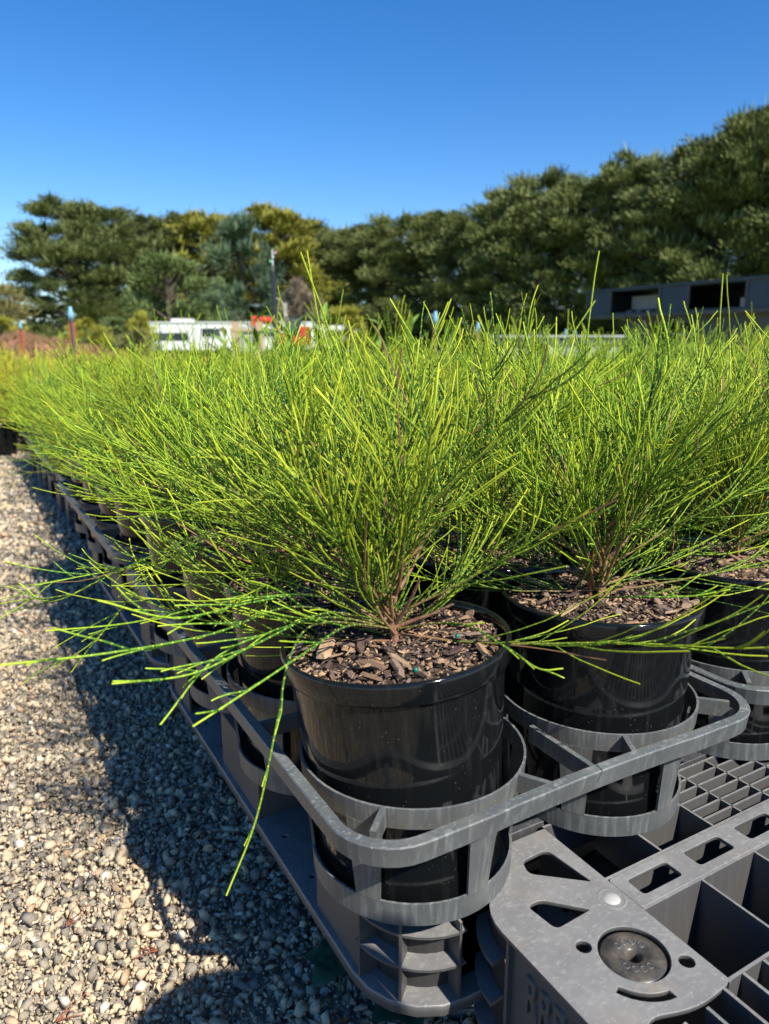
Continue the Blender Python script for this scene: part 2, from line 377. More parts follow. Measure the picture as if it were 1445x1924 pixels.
def needle_plant(name, seed, n_main=24, per=26, h=.33, spread=1.0, thick=1.0, K1=14, leaders=5, sides=3, K2=7, m=None, lean=(0, 0), avoid=None):
    """seedling: a short woody stem, arching main shoots, long thin side shoots; avoid = azimuth kept clear low down"""
    global rng
    rng = np.random.default_rng(seed)
    az = rng.random(n_main)*.9+np.arange(n_main)*2.4
    fr = np.linspace(0, 1, n_main)
    z0 = .004+fr**1.4*.10+rng.random(n_main)*.01
    el = np.radians(6+56*fr**1.1+rng.normal(0, 8, n_main))
    if avoid is not None:
        c = np.cos(az-avoid); el = np.where((c > .2) & (el < R(48)), R(48)+.25*rng.random(n_main), el)
    D = np.stack([np.cos(az)*np.cos(el)*spread+lean[0], np.sin(az)*np.cos(el)*spread+lean[1], np.sin(el)], 1)
    P0 = np.stack([rng.normal(0, .003, n_main), rng.normal(0, .003, n_main), z0], 1)
    L = rng.uniform(.19, .31, n_main)*(h/.33)*(1-.22*np.sin(el))
    mains = grow(P0, D, L, K1, up=rng.uniform(.25, .8, n_main), wob=.045)
    tw, t = twigs_on(mains, per, .05, .145, 1, K=K2, sides_up=.4, ang=(.22, .8))
    n = len(tw); rr_ = rng.uniform(.8, 1.35, n); dk = (rng.random(n) < .22)*.5; old = (rng.random(n) < .02).astype(float)
    G = [(mains, .0015*thick, .0007*thick, .1, .9, 1.1, -1.0), (tw, .00072*thick*rr_, .0005*thick*rr_, .15+.35*t+rng.normal(0, .1, n)-dk, .8+.35*rng.random(n)-dk, old, old)]
    nb = int(per*2.2); ps = np.stack([rng.normal(0, .002, nb), rng.normal(0, .002, nb), rng.uniform(.01, .13, nb)], 1)
    a2 = rng.random(nb)*6.28; e2 = np.radians(rng.uniform(5, 70, nb))
    if avoid is not None: e2 = np.where(np.cos(a2-avoid) > .2, np.maximum(e2, R(50)), e2)
    d2 = np.stack([np.cos(a2)*np.cos(e2), np.sin(a2)*np.cos(e2), np.sin(e2)], 1)
    G.append((grow(ps, d2, rng.uniform(.05, .13, nb), K2, up=.3, wob=.06), .0008*thick, .0005*thick, .1, .9, 0, 0))
    if leaders:
        a3 = rng.random(leaders)*6.28; e3 = np.radians(rng.uniform(58, 86, leaders))
        d3 = np.stack([np.cos(a3)*np.cos(e3)+lean[0]*.4, np.sin(a3)*np.cos(e3)+lean[1]*.4, np.sin(e3)], 1)
        p3 = np.stack([rng.normal(0, .006, leaders), rng.normal(0, .006, leaders), rng.uniform(.03, .1, leaders)], 1)
        ld = grow(p3, d3, rng.uniform(.20, .32, leaders)*(h/.33), K1, up=.12, wob=.03)
        G.append((ld, .0012*thick, .0006*thick, .05, .9, .5, -.9))
        lt, tt = twigs_on(ld, max(6, per//4), .03, .09, 1, K=K2, ang=(.2, .45), hi=.65)
        G.append((lt, .0007*thick, .0005*thick, .3, 1.0, 0, 0))
    V, F, A = tubes(G, sides)
    return npmesh(name, V, F, m or M['shoot'], smooth=True, attrs=A)

# ------------------------------------------------------------------ ground
def ground():
    m = mat('ground_cover', (.3, .27, .2), rough=.95); t = m.node_tree; b = t.nodes['Principled BSDF']
    tc = N(t, 'ShaderNodeTexCoord'); sx = N(t, 'ShaderNodeSeparateXYZ'); t.links.new(tc.outputs['Object'], sx.inputs[0])
    n = N(t, 'ShaderNodeTexNoise'); n.inputs['Scale'].default_value = .35; n.inputs['Detail'].default_value = 8
    t.links.new(tc.outputs['Object'], n.inputs['Vector'])
    v = N(t, 'ShaderNodeTexVoronoi'); v.inputs['Scale'].default_value = 55; t.links.new(tc.outputs['Object'], v.inputs['Vector'])
    grav = mixc(t, v.outputs['Color'], (.20, .18, .15), (.5, .42, .32))
    grass = mixc(t, n.outputs['Fac'], (.10, .15, .02), (.26, .28, .05))
    d = math_(t, 'ADD', math_(t, 'MULTIPLY', n.outputs['Fac'], 2.5), sx.outputs[1])
    d2 = math_(t, 'ADD', d, sx.outputs[0])
    far = math_(t, 'GREATER_THAN', d2, 13.0)
    t.links.new(mixc(t, far, grav, grass), b.inputs['Base Color'])
    bm = bmesh.new()
    for i in range(1): pass
    xs = [-900, -60, -8, -2, 0, 2, 8, 30, 100, 900]; ys = [-900, -60, -4, 0, 2, 6, 12, 40, 120, 900]
    g = [[bm.verts.new((x, y, -.004 if abs(x) < 10 and -5 < y < 12 else -.004)) for x in xs] for y in ys]
    for j in range(len(ys)-1):
        for i in range(len(xs)-1): bm.faces.new((g[j][i], g[j][i+1], g[j+1][i+1], g[j+1][i]))
    o = mk('ground', bm_mesh('ground', bm, m)); tag(o, kind='structure')
ground()

def rock_protos(n, k=14):
    out = []
    for i in range(n):
        r = random.Random(100+i); bm = bmesh.new(); sc = (r.uniform(.95, 1.3), r.uniform(.75, 1.0), r.uniform(.6, .85))
        for q in range(k):
            v = Vector((r.gauss(0, 1), r.gauss(0, 1), r.gauss(0, 1))).normalized()*r.uniform(.85, 1.08)
            bm.verts.new((v.x*sc[0], v.y*sc[1], v.z*sc[2]))
        h = bmesh.ops.convex_hull(bm, input=bm.verts)
        bmesh.ops.delete(bm, geom=[v for v in bm.verts if not v.link_faces], context='VERTS')
        bmesh.ops.recalc_face_normals(bm, faces=bm.faces)
        bmesh.ops.triangulate(bm, faces=bm.faces)
        bm.verts.index_update(); bm.verts.ensure_lookup_table()
        out.append((np.array([v.co[:] for v in bm.verts]), np.array([[v.index for v in f.verts] for f in bm.faces]))); bm.free()
    return out
def randrot(n):
    q = rng.normal(0, 1, (n, 4)); q /= np.linalg.norm(q, axis=1, keepdims=True); w, x, y, z = q.T
    return np.stack([np.stack([1-2*(y*y+z*z), 2*(x*y-z*w), 2*(x*z+y*w)], -1), np.stack([2*(x*y+z*w), 1-2*(x*x+z*z), 2*(y*z-x*w)], -1), np.stack([2*(x*z-y*w), 2*(y*z+x*w), 1-2*(x*x+y*y)], -1)], 1)
def scatter_rocks(name, protos, P, sz, m):
    n = len(P); pick = rng.integers(0, len(protos), n); Vs, Fs, Rn = [], [], []; off = 0; rn = rng.random(n)
    Rm = randrot(n)
    for k, (pv, pf) in enumerate(protos):
        ii = np.where(pick == k)[0]
        if not len(ii): continue
        V = np.einsum('nij,vj->nvi', Rm[ii], pv)*sz[ii][:, None, None]+P[ii][:, None]
        F = pf[None]+(np.arange(len(ii))*len(pv))[:, None, None]+off
        Vs.append(V.reshape(-1, 3)); Fs.append(F.reshape(-1, 3)); Rn.append(np.repeat(rn[ii], len(pv))); off += len(ii)*len(pv)
    return npmesh(name, np.concatenate(Vs), np.concatenate(Fs), m, attrs=dict(rnd=np.concatenate(Rn)))
def gravel():
    pr = rock_protos(20, 10); pl = rock_protos(8, 9)
    def jit(x0, x1, y0, y1, d, z, s0, s1):
        nx = int((x1-x0)/d); ny = int((y1-y0)/d)
        X, Y = np.meshgrid(np.linspace(x0, x1, nx), np.linspace(y0, y1, ny)); n = X.size
        P = np.stack([X.ravel(), Y.ravel(), np.zeros(n)], 1); P[:, :2] += rng.uniform(-.5, .5, (n, 2))*d
        sz = rng.uniform(s0, s1, n)*rng.choice([.75, 1, 1.25], n, p=[.35, .5, .15]); P[:, 2] = z+rng.uniform(-.35, .5, n)*sz
        return P, sz
    A = [jit(-.12, .95, .35, 2.1, .0118, .004, .005, .0090), jit(-.12, .95, .35, 2.1, .0155, .008, .0055, .0105)]
    A.append(jit(-.12, .60, .40, 1.9, .0068, .0095, .0016, .0036))
    P = np.concatenate([a[0] for a in A]); s = np.concatenate([a[1] for a in A])
    o = mk('gravel', scatter_rocks('gravel', pr, P, s, M['gravel'])); tag(o, 'mixed beige and grey crushed stone covering the path beside the trays', 'gravel', kind='stuff')
    B = [jit(-.12, .75, 2.1, 7.2, .018, .007, .008, .014), jit(-1.5, -.12, -.7, 7.2, .020, .007, .009, .0145), jit(-.12, .60, -.7, .35, .0165, .007, .008, .0125)]
    P = np.concatenate([a[0] for a in B]); s = np.concatenate([a[1] for a in B])
    o = mk('gravel', scatter_rocks('gravel', pl, P, s, M['gravel'])); tag(o, 'far and outer stretch of the crushed stone path, running up to the golden shrubs', 'gravel', kind='stuff')
gravel()

# ------------------------------------------------------------------ pallets
DECK = H-.458      # 0.232
PH = .112
def under_pallet(label, x0, y0, lx, ly, ztop, group='plastic pallets under the trays'):
    t = thing('plastic_pallet', label, 'pallet', (x0, y0, ztop-PH), 0, group)
    def rr(x0, x1, y0, y1, r):
        pts = []
        for cx, cy, a in ((x0+r, y0+r, 180), (x1-r, y0+r, 270), (x1-r, y1-r, 0), (x0+r, y1-r, 90)):
            for k in range(6): pts.append((cx+r*math.cos(R(a+18*k)), cy+r*math.sin(R(a+18*k))))
        return pts
    holes = []
    nx, ny = int((lx-.10)/.085), int((ly-.10)/.055)
    for i in range(nx):
        for j in range(ny):
            cx = .085+i*(lx-.17)/(nx-1); cy = .075+j*(ly-.15)/(ny-1)
            holes.append([(cx-.037, cy-.0225), (cx+.037, cy-.0225), (cx+.037, cy+.0225), (cx-.037, cy+.0225)])
    mk('deck', plate('deck', rr(.05, lx-.05, .05, ly-.05, .05), holes, PH-.022, PH, M['pallet_dark'], rnd=.004), t)
    hl = []
    for k in range(10):
        for yy in (.035, ly-.035): hl.append(circ(.12+k*(lx-.24)/9, yy, .004, 8))
    for k in range(8):
        for xx in (.02, lx-.02): hl.append(circ(xx, .13+k*(ly-.26)/7, .003, 8))
    big = []
    for i in range(2):
        for j in range(2):
            a = .12+i*(lx-.14)/2; c = .08+j*(ly-.12)/2
            big.append([(a, c), (a+(lx-.28)/2, c), (a+(lx-.28)/2, c+(ly-.20)/2), (a, c+(ly-.20)/2)])
    mk('bottom_runner', plate('bottom_runner', rr(0, lx, 0, ly, .075), hl+big, 0, .012, M['pallet'], rnd=.02), t)
    # blocks: walls set in a little from the runner, corner ones rounded with shelf ribs
    def wall(name, pts, z0, z1, th=.003):
        bm = bmesh.new(); n = len(pts); a = [bm.verts.new((x, y, z0)) for x, y in pts]; b = [bm.verts.new((x, y, z1)) for x, y in pts]
        for i in range(n-1): bm.faces.new((a[i], a[i+1], b[i+1], b[i]))
        bmesh.ops.solidify(bm, geom=bm.faces, thickness=th)
        return bm_mesh(name, bm, M['pallet'])
    for (cx, cy, sx, sy) in ((0, 0, 1, 1), (lx, 0, -1, 1), (0, ly, 1, -1), (lx, ly, -1, -1)):
        pts = [(cx+sx*.006, cy+sy*.17), (cx+sx*.006, cy+sy*.075)]
        x_a, x_b = sorted((cx+sx*.006, cx+sx*.009)); y_a, y_b = sorted((cy+sy*.0755, cy+sy*.165)); b = mk('corner_block', boxm('corner_block', x_a, x_b, y_a, y_b, .0122, PH-.001, M['pallet'], bevel=.0006), t)
        r = .052
        arc = [(cx+sx*(.073-r*math.cos(R(9*k))), cy+sy*(.073-r*math.sin(R(9*k)))) for k in range(11)]+[(cx+sx*.17, cy+sy*.021)]
        mk('recessed_wall', wall('recessed_wall', [(cx+sx*.021, cy+sy*.16)]+arc, .012, PH-.022), b)
        R0 = .0715
        for z in (.045, .078):       # curved shelf ribs
            bm = bmesh.new(); A_, B_ = [], []
            for k in range(11):
                cc, ss = math.cos(R(9*k)), math.sin(R(9*k))
                A_.append((cx+sx*(.074-R0*cc), cy+sy*(.074-R0*ss))); B_.append((cx+sx*(.074-r*cc), cy+sy*(.074-r*ss)))
            lo = [bm.verts.new((x, y, z)) for x, y in A_+B_[::-1]]; f = bm.faces.new(lo)
            ex = bmesh.ops.extrude_face_region(bm, geom=[f]); bmesh.ops.translate(bm, verts=[v for v in ex['geom'] if isinstance(v, bmesh.types.BMVert)], vec=(0, 0, .0025))
            mk('shelf_rib', bm_mesh('shelf_rib', bm, M['pallet']), b)
        for dg in (5, 42, 85):
            cc, ss = math.cos(R(dg)), math.sin(R(dg)); p = Vector((cx+sx*(.074-R0*cc), cy+sy*(.074-R0*ss))); q = Vector((cx+sx*(.074-r*cc), cy+sy*(.074-r*ss)))
            nrm = Vector((-(q-p).y, (q-p).x)).normalized()*.0012
            bm = bmesh.new(); base = [p+nrm, q+nrm, q-nrm, p-nrm]
            lo = [bm.verts.new((v.x, v.y, .012)) for v in base]; hi = [bm.verts.new((v.x, v.y, PH-.022)) for v in base]
            bm.faces.new(lo[::-1]); bm.faces.new(hi)
            for i in range(4): bm.faces.new((lo[i], lo[(i+1) % 4], hi[(i+1) % 4], hi[i]))
            mk('upright_rib', bm_mesh('upright_rib', bm, M['pallet']), b)
    for cx, cy in ((.006, ly/2-.07), (lx-.156, ly/2-.07), (lx/2-.075, .006), (lx/2-.075, ly-.146), (lx/2-.075, ly/2-.07)):
        mk('block', boxm('block', cx, cx+.15, cy, cy+.14, .0125, PH-.0225, M['pallet'], bevel=.006), t)
    return t
# two-high block next to the camera, one-high beyond; the lower pallet sits inset
under_pallet('grey plastic pallet under the first tray of black pots, rounded ribbed corner showing', .258, .432, 1.165, .80, DECK)
under_pallet('lower grey pallet in the shade beneath the ribbed corner pallet', .345, .50, 1.165, .78, DECK-PH-.0005)
under_pallet('grey plastic pallet under the second tray along the path', .258, 1.245, 1.165, .81, DECK)
under_pallet('lower grey pallet in the shade beneath the second tray', .345, 1.30, 1.165, .80, DECK-PH-.0005)
LOWZ = .115
for k in range(3):
    under_pallet(['grey plastic pallet on the gravel under the third tray along the path', 'grey plastic pallet on the gravel under the fourth tray along the path', 'grey plastic pallet on the gravel where the tray row ends by the golden shrubs'][k], .325, 2.09+k*.84, 1.165, .83, LOWZ)
# pallets under the rest of the block
for i in range(1, 4):
    for j in range(2):
        under_pallet('grey pallet hidden under the crowded pots to the right of the front corner', .258+i*1.18, .432+j*.813, 1.165, .80, DECK)
        under_pallet('grey pallet hidden under the crowded pots to the right of the front corner', .300+i*1.18, .45+j*.813, 1.10, .78, DECK-PH-.0005)
    for k in range(3):
        under_pallet('grey pallet hidden under the crowded pots to the right of the front corner', .325+i*1.18, 2.09+k*.84, 1.165, .83, LOWZ)

# ---- the bare pallet at front right
def front_pallet():
    t = thing('bare_pallet', 'bare weathered grey plastic pallet with open cells and a black disc, front right', 'pallet', (0, 0, 0))
    Z = DECK; P_ = M['pallet']
    outer = [(.333, .412, .022), (.402, .473, .012), (.451, .473, .002), (.451, .391, .001), (.451, .353, .001), (.451, .269, .008), (.41, .266, .02), (.372, .279, .02), (.352, .262, .01), (.333, .262, .001)]
    tri1 = [(.402, .4475, .006), (.432, .449, .008), (.4375, .3965, .003), (.396, .432, .006)]
    tri2 = [(.369, .4025, .006), (.384, .4025, .006), (.4125, .373, .003), (.373, .371, .006)]
    # curved slot round the disc
    sl = []; cx, cy = .408, .323
    for k in range(9): a = R(205+k*7.5); sl.append((cx+.0435*math.cos(a), cy+.0435*math.sin(a)))
    for k in range(9): a = R(265-k*7.5); sl.append((cx+.0365*math.cos(a), cy+.0365*math.sin(a)))
    mk('corner_plate', plate('corner_plate', outer, [tri1, tri2, sl, circ(.379, .347, .0062), circ(.437, .2975, .0062), circ(cx, cy, .0272, 40)], Z-.004, Z, P_, bevel=.0004), t)
    # black disc in its round hole
    bm = bmesh.new(); lathe(bm, [(.0058, Z-.012), (.0058, Z-.0035), (.0075, Z-.002), (.0185, Z-.0015), (.0235, Z-.0022), (.0262, Z-.005), (.0268, Z-.009), (.0268, Z-.014)], 48)
    d = mk('disc', bm_mesh('disc', bm, mat('black_disc', (.035, .034, .033), rough=.35, var=(.13, .11, .085), vscale=60), smooth=True), t, (cx, cy, 0))
    for k in range(8):
        a = R([20, 48, 76, 168, 196, 224, 252, 350][k]+30)
        bm = bmesh.new(); lathe(bm, [(.0018, 0), (.0022, .0006), (.0028, .0006), (.0032, 0)], 16)
        mk('ring_mark', bm_mesh('ring_mark', bm, M['pallet_dark'], smooth=True), d, (.0135*math.cos(a), .0135*math.sin(a), Z-.0019))
    bm = bmesh.new(); lathe(bm, [(0, .0012), (.0055, .0012), (.0062, .0006), (.0075, 0)], 24)
    mk('rivet', bm_mesh('rivet', bm, mat('rivet_plastic', (.42, .41, .38), rough=.5), smooth=True), t, (.437, .373, Z))
    bm = bmesh.new(); lathe(bm, [(.0105, 0), (.0115, .0005), (.0125, 0)], 32)
    mk('raised_ring', bm_mesh('raised_ring', bm, P_, smooth=True), t, (.437, .373, Z))
    # slotted bar running to the right
    for n_ in range(4):
        xa = .4512+n_*.30
        hl = [[(xa+.014+k*.073, .3625), (xa+.063+k*.073, .3625), (xa+.063+k*.073, .3825), (xa+.014+k*.073, .3825)] for k in range(4)]
        mk('slotted_bar', plate('slotted_bar', [(xa, .353), (xa+.2998, .353), (xa+.2998, .391), (xa, .391)], hl, Z-.004, Z, P_, bevel=.0004, rnd=.004), t)
    def rib(x0, x1, y0, y1, depth, name='rib'):
        mk(name, boxm(name, x0, x1, y0, y1, Z-depth, Z-.0003, P_, bevel=.0004), t)
    # deep walls
    rib(.4512, 1.6, .3500, .3529, .09, 'deep_wall'); rib(.4512, 1.6, .3912, .3941, .06, 'deep_wall')
    rib(.4482, .4511, .2690, .3498, .09, 'deep_wall')
    rib(.4482, .4511, .3945, .4725, .06, 'deep_wall')
    for k, x in enumerate((.524, .598, .672, .746, .82, .894, .968)):
        rib(x-.0012, x+.0012, .2723, .3498, .09, 'deep_wall')
    rib(.4512, 1.6, .2695, .2722, .09, 'deep_wall')
    # upper fine cells
    for k, x in enumerate((.524, .598)): rib(x-.0012, x+.0012, .3943, .4735, .05)
    ys = (.4052, .4190, .4328, .4466, .4604)
    for y in ys: rib(.5995, 1.6, y-.0012, y+.0012, .03)
    rib(.525, .597, .4320, .4345, .05)
    for k in range(13):
        x = .6425+k*.049; rib(x-.001, x+.001, .3943, .4735, .03)
    rib(.4515, 1.6, .4738, .4765, .04, 'edge_wall')
    # lower fine cells, ribs running towards the viewer
    for k in range(34):
        x = .3425+k*.0245
        if x < .44: y1 = .2665-(.012 if x < .36 else 0)
        else: y1 = .2692
        rib(x-.0014, x+.0014, -.25, y1-.003 if x < .44 else y1, .05)
    for j in range(9):
        y = .212-j*.052; rib(.3365, 1.6, y-.0012, y+.0012, .05)
    # outer side wall with recessed corner and ribs
    mk('side_wall', boxm('side_wall', .3395, .3425, -.25, .385, Z-.125, Z-.0045, P_, bevel=.0004), t)
    mk('side_lip', boxm('side_lip', .3332, .3392, -.25, .2615, Z-.004, Z, P_, bevel=.0008), t)
    bm = bmesh.new(); a, b = [], []
    for k in range(9):
        an = R(180-10*k); x, y = .402+.052*math.cos(an), .405+.060*math.sin(an); a.append(bm.verts.new((x, y, Z-.125))); b.append(bm.verts.new((x, y, Z-.0045)))
    for i in range(8): bm.faces.new((a[i], a[i+1], b[i+1], b[i]))
    bmesh.ops.solidify(bm, geom=bm.faces, thickness=.0025)
    mk('corner_wall', bm_mesh('corner_wall', bm, P_), t)
    for z in (Z-.045, Z-.085, Z-.122):
        bm = bmesh.new(); p = []
        for k in range(9): an = R(180-10*k); p.append((.402+.052*math.cos(an), .405+.060*math.sin(an), z))
        for k in range(8, -1, -1): an = R(180-10*k); p.append((.402+.067*math.cos(an), .403+.068*math.sin(an), z))
        f = bm.faces.new([bm.verts.new(q) for q in p]); ex = bmesh.ops.extrude_face_region(bm, geom=[f]); bmesh.ops.translate(bm, verts=[v for v in ex['geom'] if isinstance(v, bmesh.types.BMVert)], vec=(0, 0, .0028))
        mk('shelf_rib', bm_mesh('shelf_rib', bm, P_), t)
    mk('upright_rib', boxm('upright_rib', .3345, .3395, .383, .3865, Z-.125, Z-.0045, P_, bevel=.0004), t)
    mk('bottom_rail', boxm('bottom_rail', .334, .40, -.25, .39, Z-.137, Z-.1255, P_, bevel=.001), t)
    # foot so the pallet stands on the ground (a second pallet's blocks below)
    for y in (-.2, .10, .30): mk('foot', boxm('foot', .348, .42, y, y+.075, 0.0, Z-.1375, M['pallet_dark'], bevel=.004), t)
    for y in (-.2, .3): mk('foot', boxm('foot', 1.2, 1.3, y, y+.1, 0.0, Z-.092, M['pallet_dark'], bevel=.004), t)
    # raised lettering on the side
    def word(txt, y, z, size):
        cu = bpy.data.curves.new('lettering', 'FONT'); cu.body = txt; cu.size = size; cu.extrude = .0016; cu.offset = size*.018; cu.space_character = 1.04
        o = bpy.data.objects.new('tmp', cu); COL.objects.link(o); bpy.context.view_layer.update()
        me = bpy.data.meshes.new_from_object(o.evaluated_get(bpy.context.evaluated_depsgraph_get())); bpy.data.objects.remove(o)
        me.materials.clear(); me.materials.append(P_)
        me.transform(Matrix.Diagonal((.55, 1, 1, 1)))
        L = mk('lettering', me, t); L.rotation_euler = (R(90), 0, R(-90)); L.location = (.3384, y, z)
    word('RRPA', .366, Z-.053, .046)
front_pallet()

# ------------------------------------------------------------------ trays
PX, PY, TX, TY = .224, .2025, .456, .8515
RT = .098      # ring radius
def tray_meshes():
    me = {}
    # outer band: rounded rectangle strip
    def path(x0, x1, y0, y1, r, seg=8):
        p = []
        for cx, cy, a in ((x1-r, y0+r, 270), (x1-r, y1-r, 0), (x0+r, y1-r, 90), (x0+r, y0+r, 180)):
            for k in range(seg+1): p.append((cx+r*math.cos(R(a+90/seg*k)), cy+r*math.sin(R(a+90/seg*k))))
        return p
    def strip(pts, w, h, z1, taper=.002):
        bm = bmesh.new(); n = len(pts); rings = []
        for i in range(n):
            p = Vector(pts[i]); d = (Vector(pts[(i+1) % n])-Vector(pts[i-1])).normalized(); nr = Vector((d.y, -d.x))
            q = [p, p-nr*.0008, p-nr*w, p-nr*w, p-nr*(w-.006 if w > .007 else .002), p+nr*-taper]
            zz = [z1-.0012, z1, z1, z1-.004, z1-h, z1-h]
            rings.append([bm.verts.new((v.x, v.y, z)) for v, z in zip(q, zz)])
        for i in range(n):
            A, B = rings[i], rings[(i+1) % n]
            for j in range(6): bm.faces.new((A[j], B[j], B[(j+1) % 6], A[(j+1) % 6]))
        return bm
    dense = []
    base = path(0, TX, 0, TY, .052)
    for i in range(len(base)):
        a, b = Vector(base[i]), Vector(base[(i+1) % len(base)]); k = max(1, int((b-a).length/.02))
        for j in range(k): dense.append(a.lerp(b, j/k))
    wav = []
    for p in dense:     # sides dip slightly in between the cups
        x, y = p
        if y < .02: y += .004*math.sin(max(0, min(1, (x-.05)/(TX-.1)))*math.pi)**2*(1 if abs(x-TX/2) < .1 else .5)
        wav.append(Vector((x, y)))
    me['band'] = bm_mesh('band', strip(wav, .0095, .0172, .113), M['tray'], smooth=False)
    # cup: top ring, base ring, six tapered uprights
    def arcseg(r0, r1, z0, z1, a0, a1, n, th=.0022, rb=None):
        bm = bmesh.new(); lathe(bm, [(r0, z0), (r1, z1), (r1+th, z1), (r0+th, z0)], n, a0, a1, closed_prof=True); return bm
    me['ring'] = bm_mesh('ring', arcseg(RT-.0012, RT, .095, .1128, 0, 2*math.pi, 56), M['tray'], smooth=False)
    bm = arcseg(.0882, .0890, 0.0005, .0210, 0, 2*math.pi, 56, .0022)
    me['base_ring'] = bm_mesh('base_ring', bm, M['tray'])
    bm = bmesh.new(); lathe(bm, [(.070, .0005), (.088, .0005), (.088, .003), (.070, .003)], 48, closed_prof=True)
    me['base_lip'] = bm_mesh('base_lip', bm, M['tray'])
    def upright(a):
        bm = bmesh.new()
        w0, w1 = .118, .16
        va = []
        for z, w, r in ((.0209, w0, .0888), (.058, (w0+w1)/2, .0925), (.0955, w1, .0966)):
            row = []
            for k in range(5):
                an = a-w+2*w*k/4
                row.append([(r*math.cos(an), r*math.sin(an), z), ((r+.0026)*math.cos(an), (r+.0026)*math.sin(an), z)])
            va.append(row)
        V = [[[bm.verts.new(p) for p in q] for q in row] for row in va]
        for i in range(2):
            for k in range(4):
                for s in (0, 1): bm.faces.new((V[i][k][s], V[i][k+1][s], V[i+1][k+1][s], V[i+1][k][s]))
            for k in (0, 4): bm.faces.new((V[i][k][0], V[i][k][1], V[i+1][k][1], V[i+1][k][0]))
        for i in (0, 2):
            for k in range(4): bm.faces.new((V[i][k][0], V[i][k][1], V[i][k+1][1], V[i][k+1][0]))
        return bm
    me['upright'] = bm_mesh('upright', upright(0), M['tray'])
    # one joined cup for far trays
    bm = bmesh.new()
    for nm in ('ring', 'base_ring', 'base_lip'): bm.from_mesh(me[nm])
    for k in range(6):
        u = upright(R(215+60*k)); tmp = bpy.data.meshes.new('t'); u.to_mesh(tmp); u.free(); bm.from_mesh(tmp); bpy.data.meshes.remove(tmp)
    me['cup'] = bm_mesh('cup', bm, M['tray'])
    def strut(L, w=.005, h=.016): return boxm('strut', 0, L, -w/2, w/2, .113-h-.0006, .1124, M['tray'], bevel=.0006)
    me['strut'] = strut
    return me
TM = tray_meshes()
_strut = {}
def strut_mesh(L):
    k = round(L, 4)
    if k not in _strut: _strut[k] = TM['strut'](L)
    return _strut[k]
def tray(x0, y0, z, label, detail, group):
    t = thing('pot_tray', label, 'tray', (x0, y0, z), 0, group)
    mk('band', TM['band'], t)
    cs = []
    for j in range(4):
        for i in range(2):
            cx, cy = TX/2+(i-.5)*PX, TY/2+(j-1.5)*PY; cs.append((cx, cy))
            if detail:
                c = mk('ring', TM['ring'], t, (cx, cy, 0)); mk('base_ring', TM['base_ring'], c); mk('base_lip', TM['base_lip'], c)
                for k in range(6):
                    u = mk('upright', TM['upright'], c); u.rotation_euler.z = R(215+60*k)
            else: mk('cup', TM['cup'], t, (cx, cy, 0))
    if detail:
        def st(p, a, L): s = mk('strut', strut_mesh(L), t, (p[0], p[1], 0)); s.rotation_euler.z = a
        for j in (0, 3):
            for i in (0, 1):
                cx, cy = cs[j*2+i]; sx, sy = (1 if i else -1), (1 if j else -1); a = math.atan2(sy, sx)
                st((cx+math.cos(a)*(RT+.001), cy+math.sin(a)*(RT+.001)), a, .030)
                a2 = math.atan2(sy*.86, -sx*.5)
                L = (cy-.012 - (RT+.001)*.86)/.86 if j == 0 else (TY-.012-cy-(RT+.001)*.86)/.86
                st((cx+math.cos(a2)*(RT+.001), cy+math.sin(a2)*(RT+.001)), a2, max(.004, L))
        for yy, d in ((.0105, 1), (TY-.0105, -1)): st((TX/2, yy), R(90*d), .082)
        for j in range(3):
            yy = (cs[j*2][1]+cs[j*2+2][1])/2
            for sx, xa in ((1, .010), (-1, TX-.010)): st((xa, yy), 0 if sx > 0 else math.pi, .055)
            st((TX/2-.052, yy), 0, .104)
    return cs

# ------------------------------------------------------------------ pots and plants
def pot_mesh():
    bm = bmesh.new()
    prof = [(0, 0), (.072, 0), (.0800, .002), (.0815, .006), (.0880, .11), (.0930, .1915), (.0982, .1925), (.0992, .1945), (.1000, .2075), (.0997, .2100), (.0984, .2112), (.0966, .2112), (.0953, .2100), (.0946, .200), (.0878, .11), (.084, .07)]
    lathe(bm, prof, 72); bmesh.ops.remove_doubles(bm, verts=bm.verts, dist=1e-6)
    me = bm_mesh('pot', bm, M['pot'], smooth=True)
    return me
POT = pot_mesh()
def soil_mesh(seed):
    r = np.random.default_rng(seed); n = 40; V = [(0, 0, .0)]; F = []
    rad = np.linspace(.01, .0925, 9)
    for i, ra in enumerate(rad):
        for k in range(n):
            a = 2*math.pi*k/n; V.append((ra*math.cos(a), ra*math.sin(a), r.normal(0, .0012)+.004*(1-(ra/.09)**2)))
    bm = bmesh.new(); vs = [bm.verts.new(v) for v in V]
    for k in range(n): bm.faces.new((vs[0], vs[1+k], vs[1+(k+1) % n]))
    for i in range(8):
        for k in range(n):
            a, b = 1+i*n, 1+(i+1)*n; bm.faces.new((vs[a+k], vs[b+k], vs[b+(k+1) % n], vs[a+(k+1) % n]))
    return bm_mesh('potting_mix', bm, M['soil'], smooth=True)
SOIL = [soil_mesh(i) for i in range(2)]
SZ = .2000
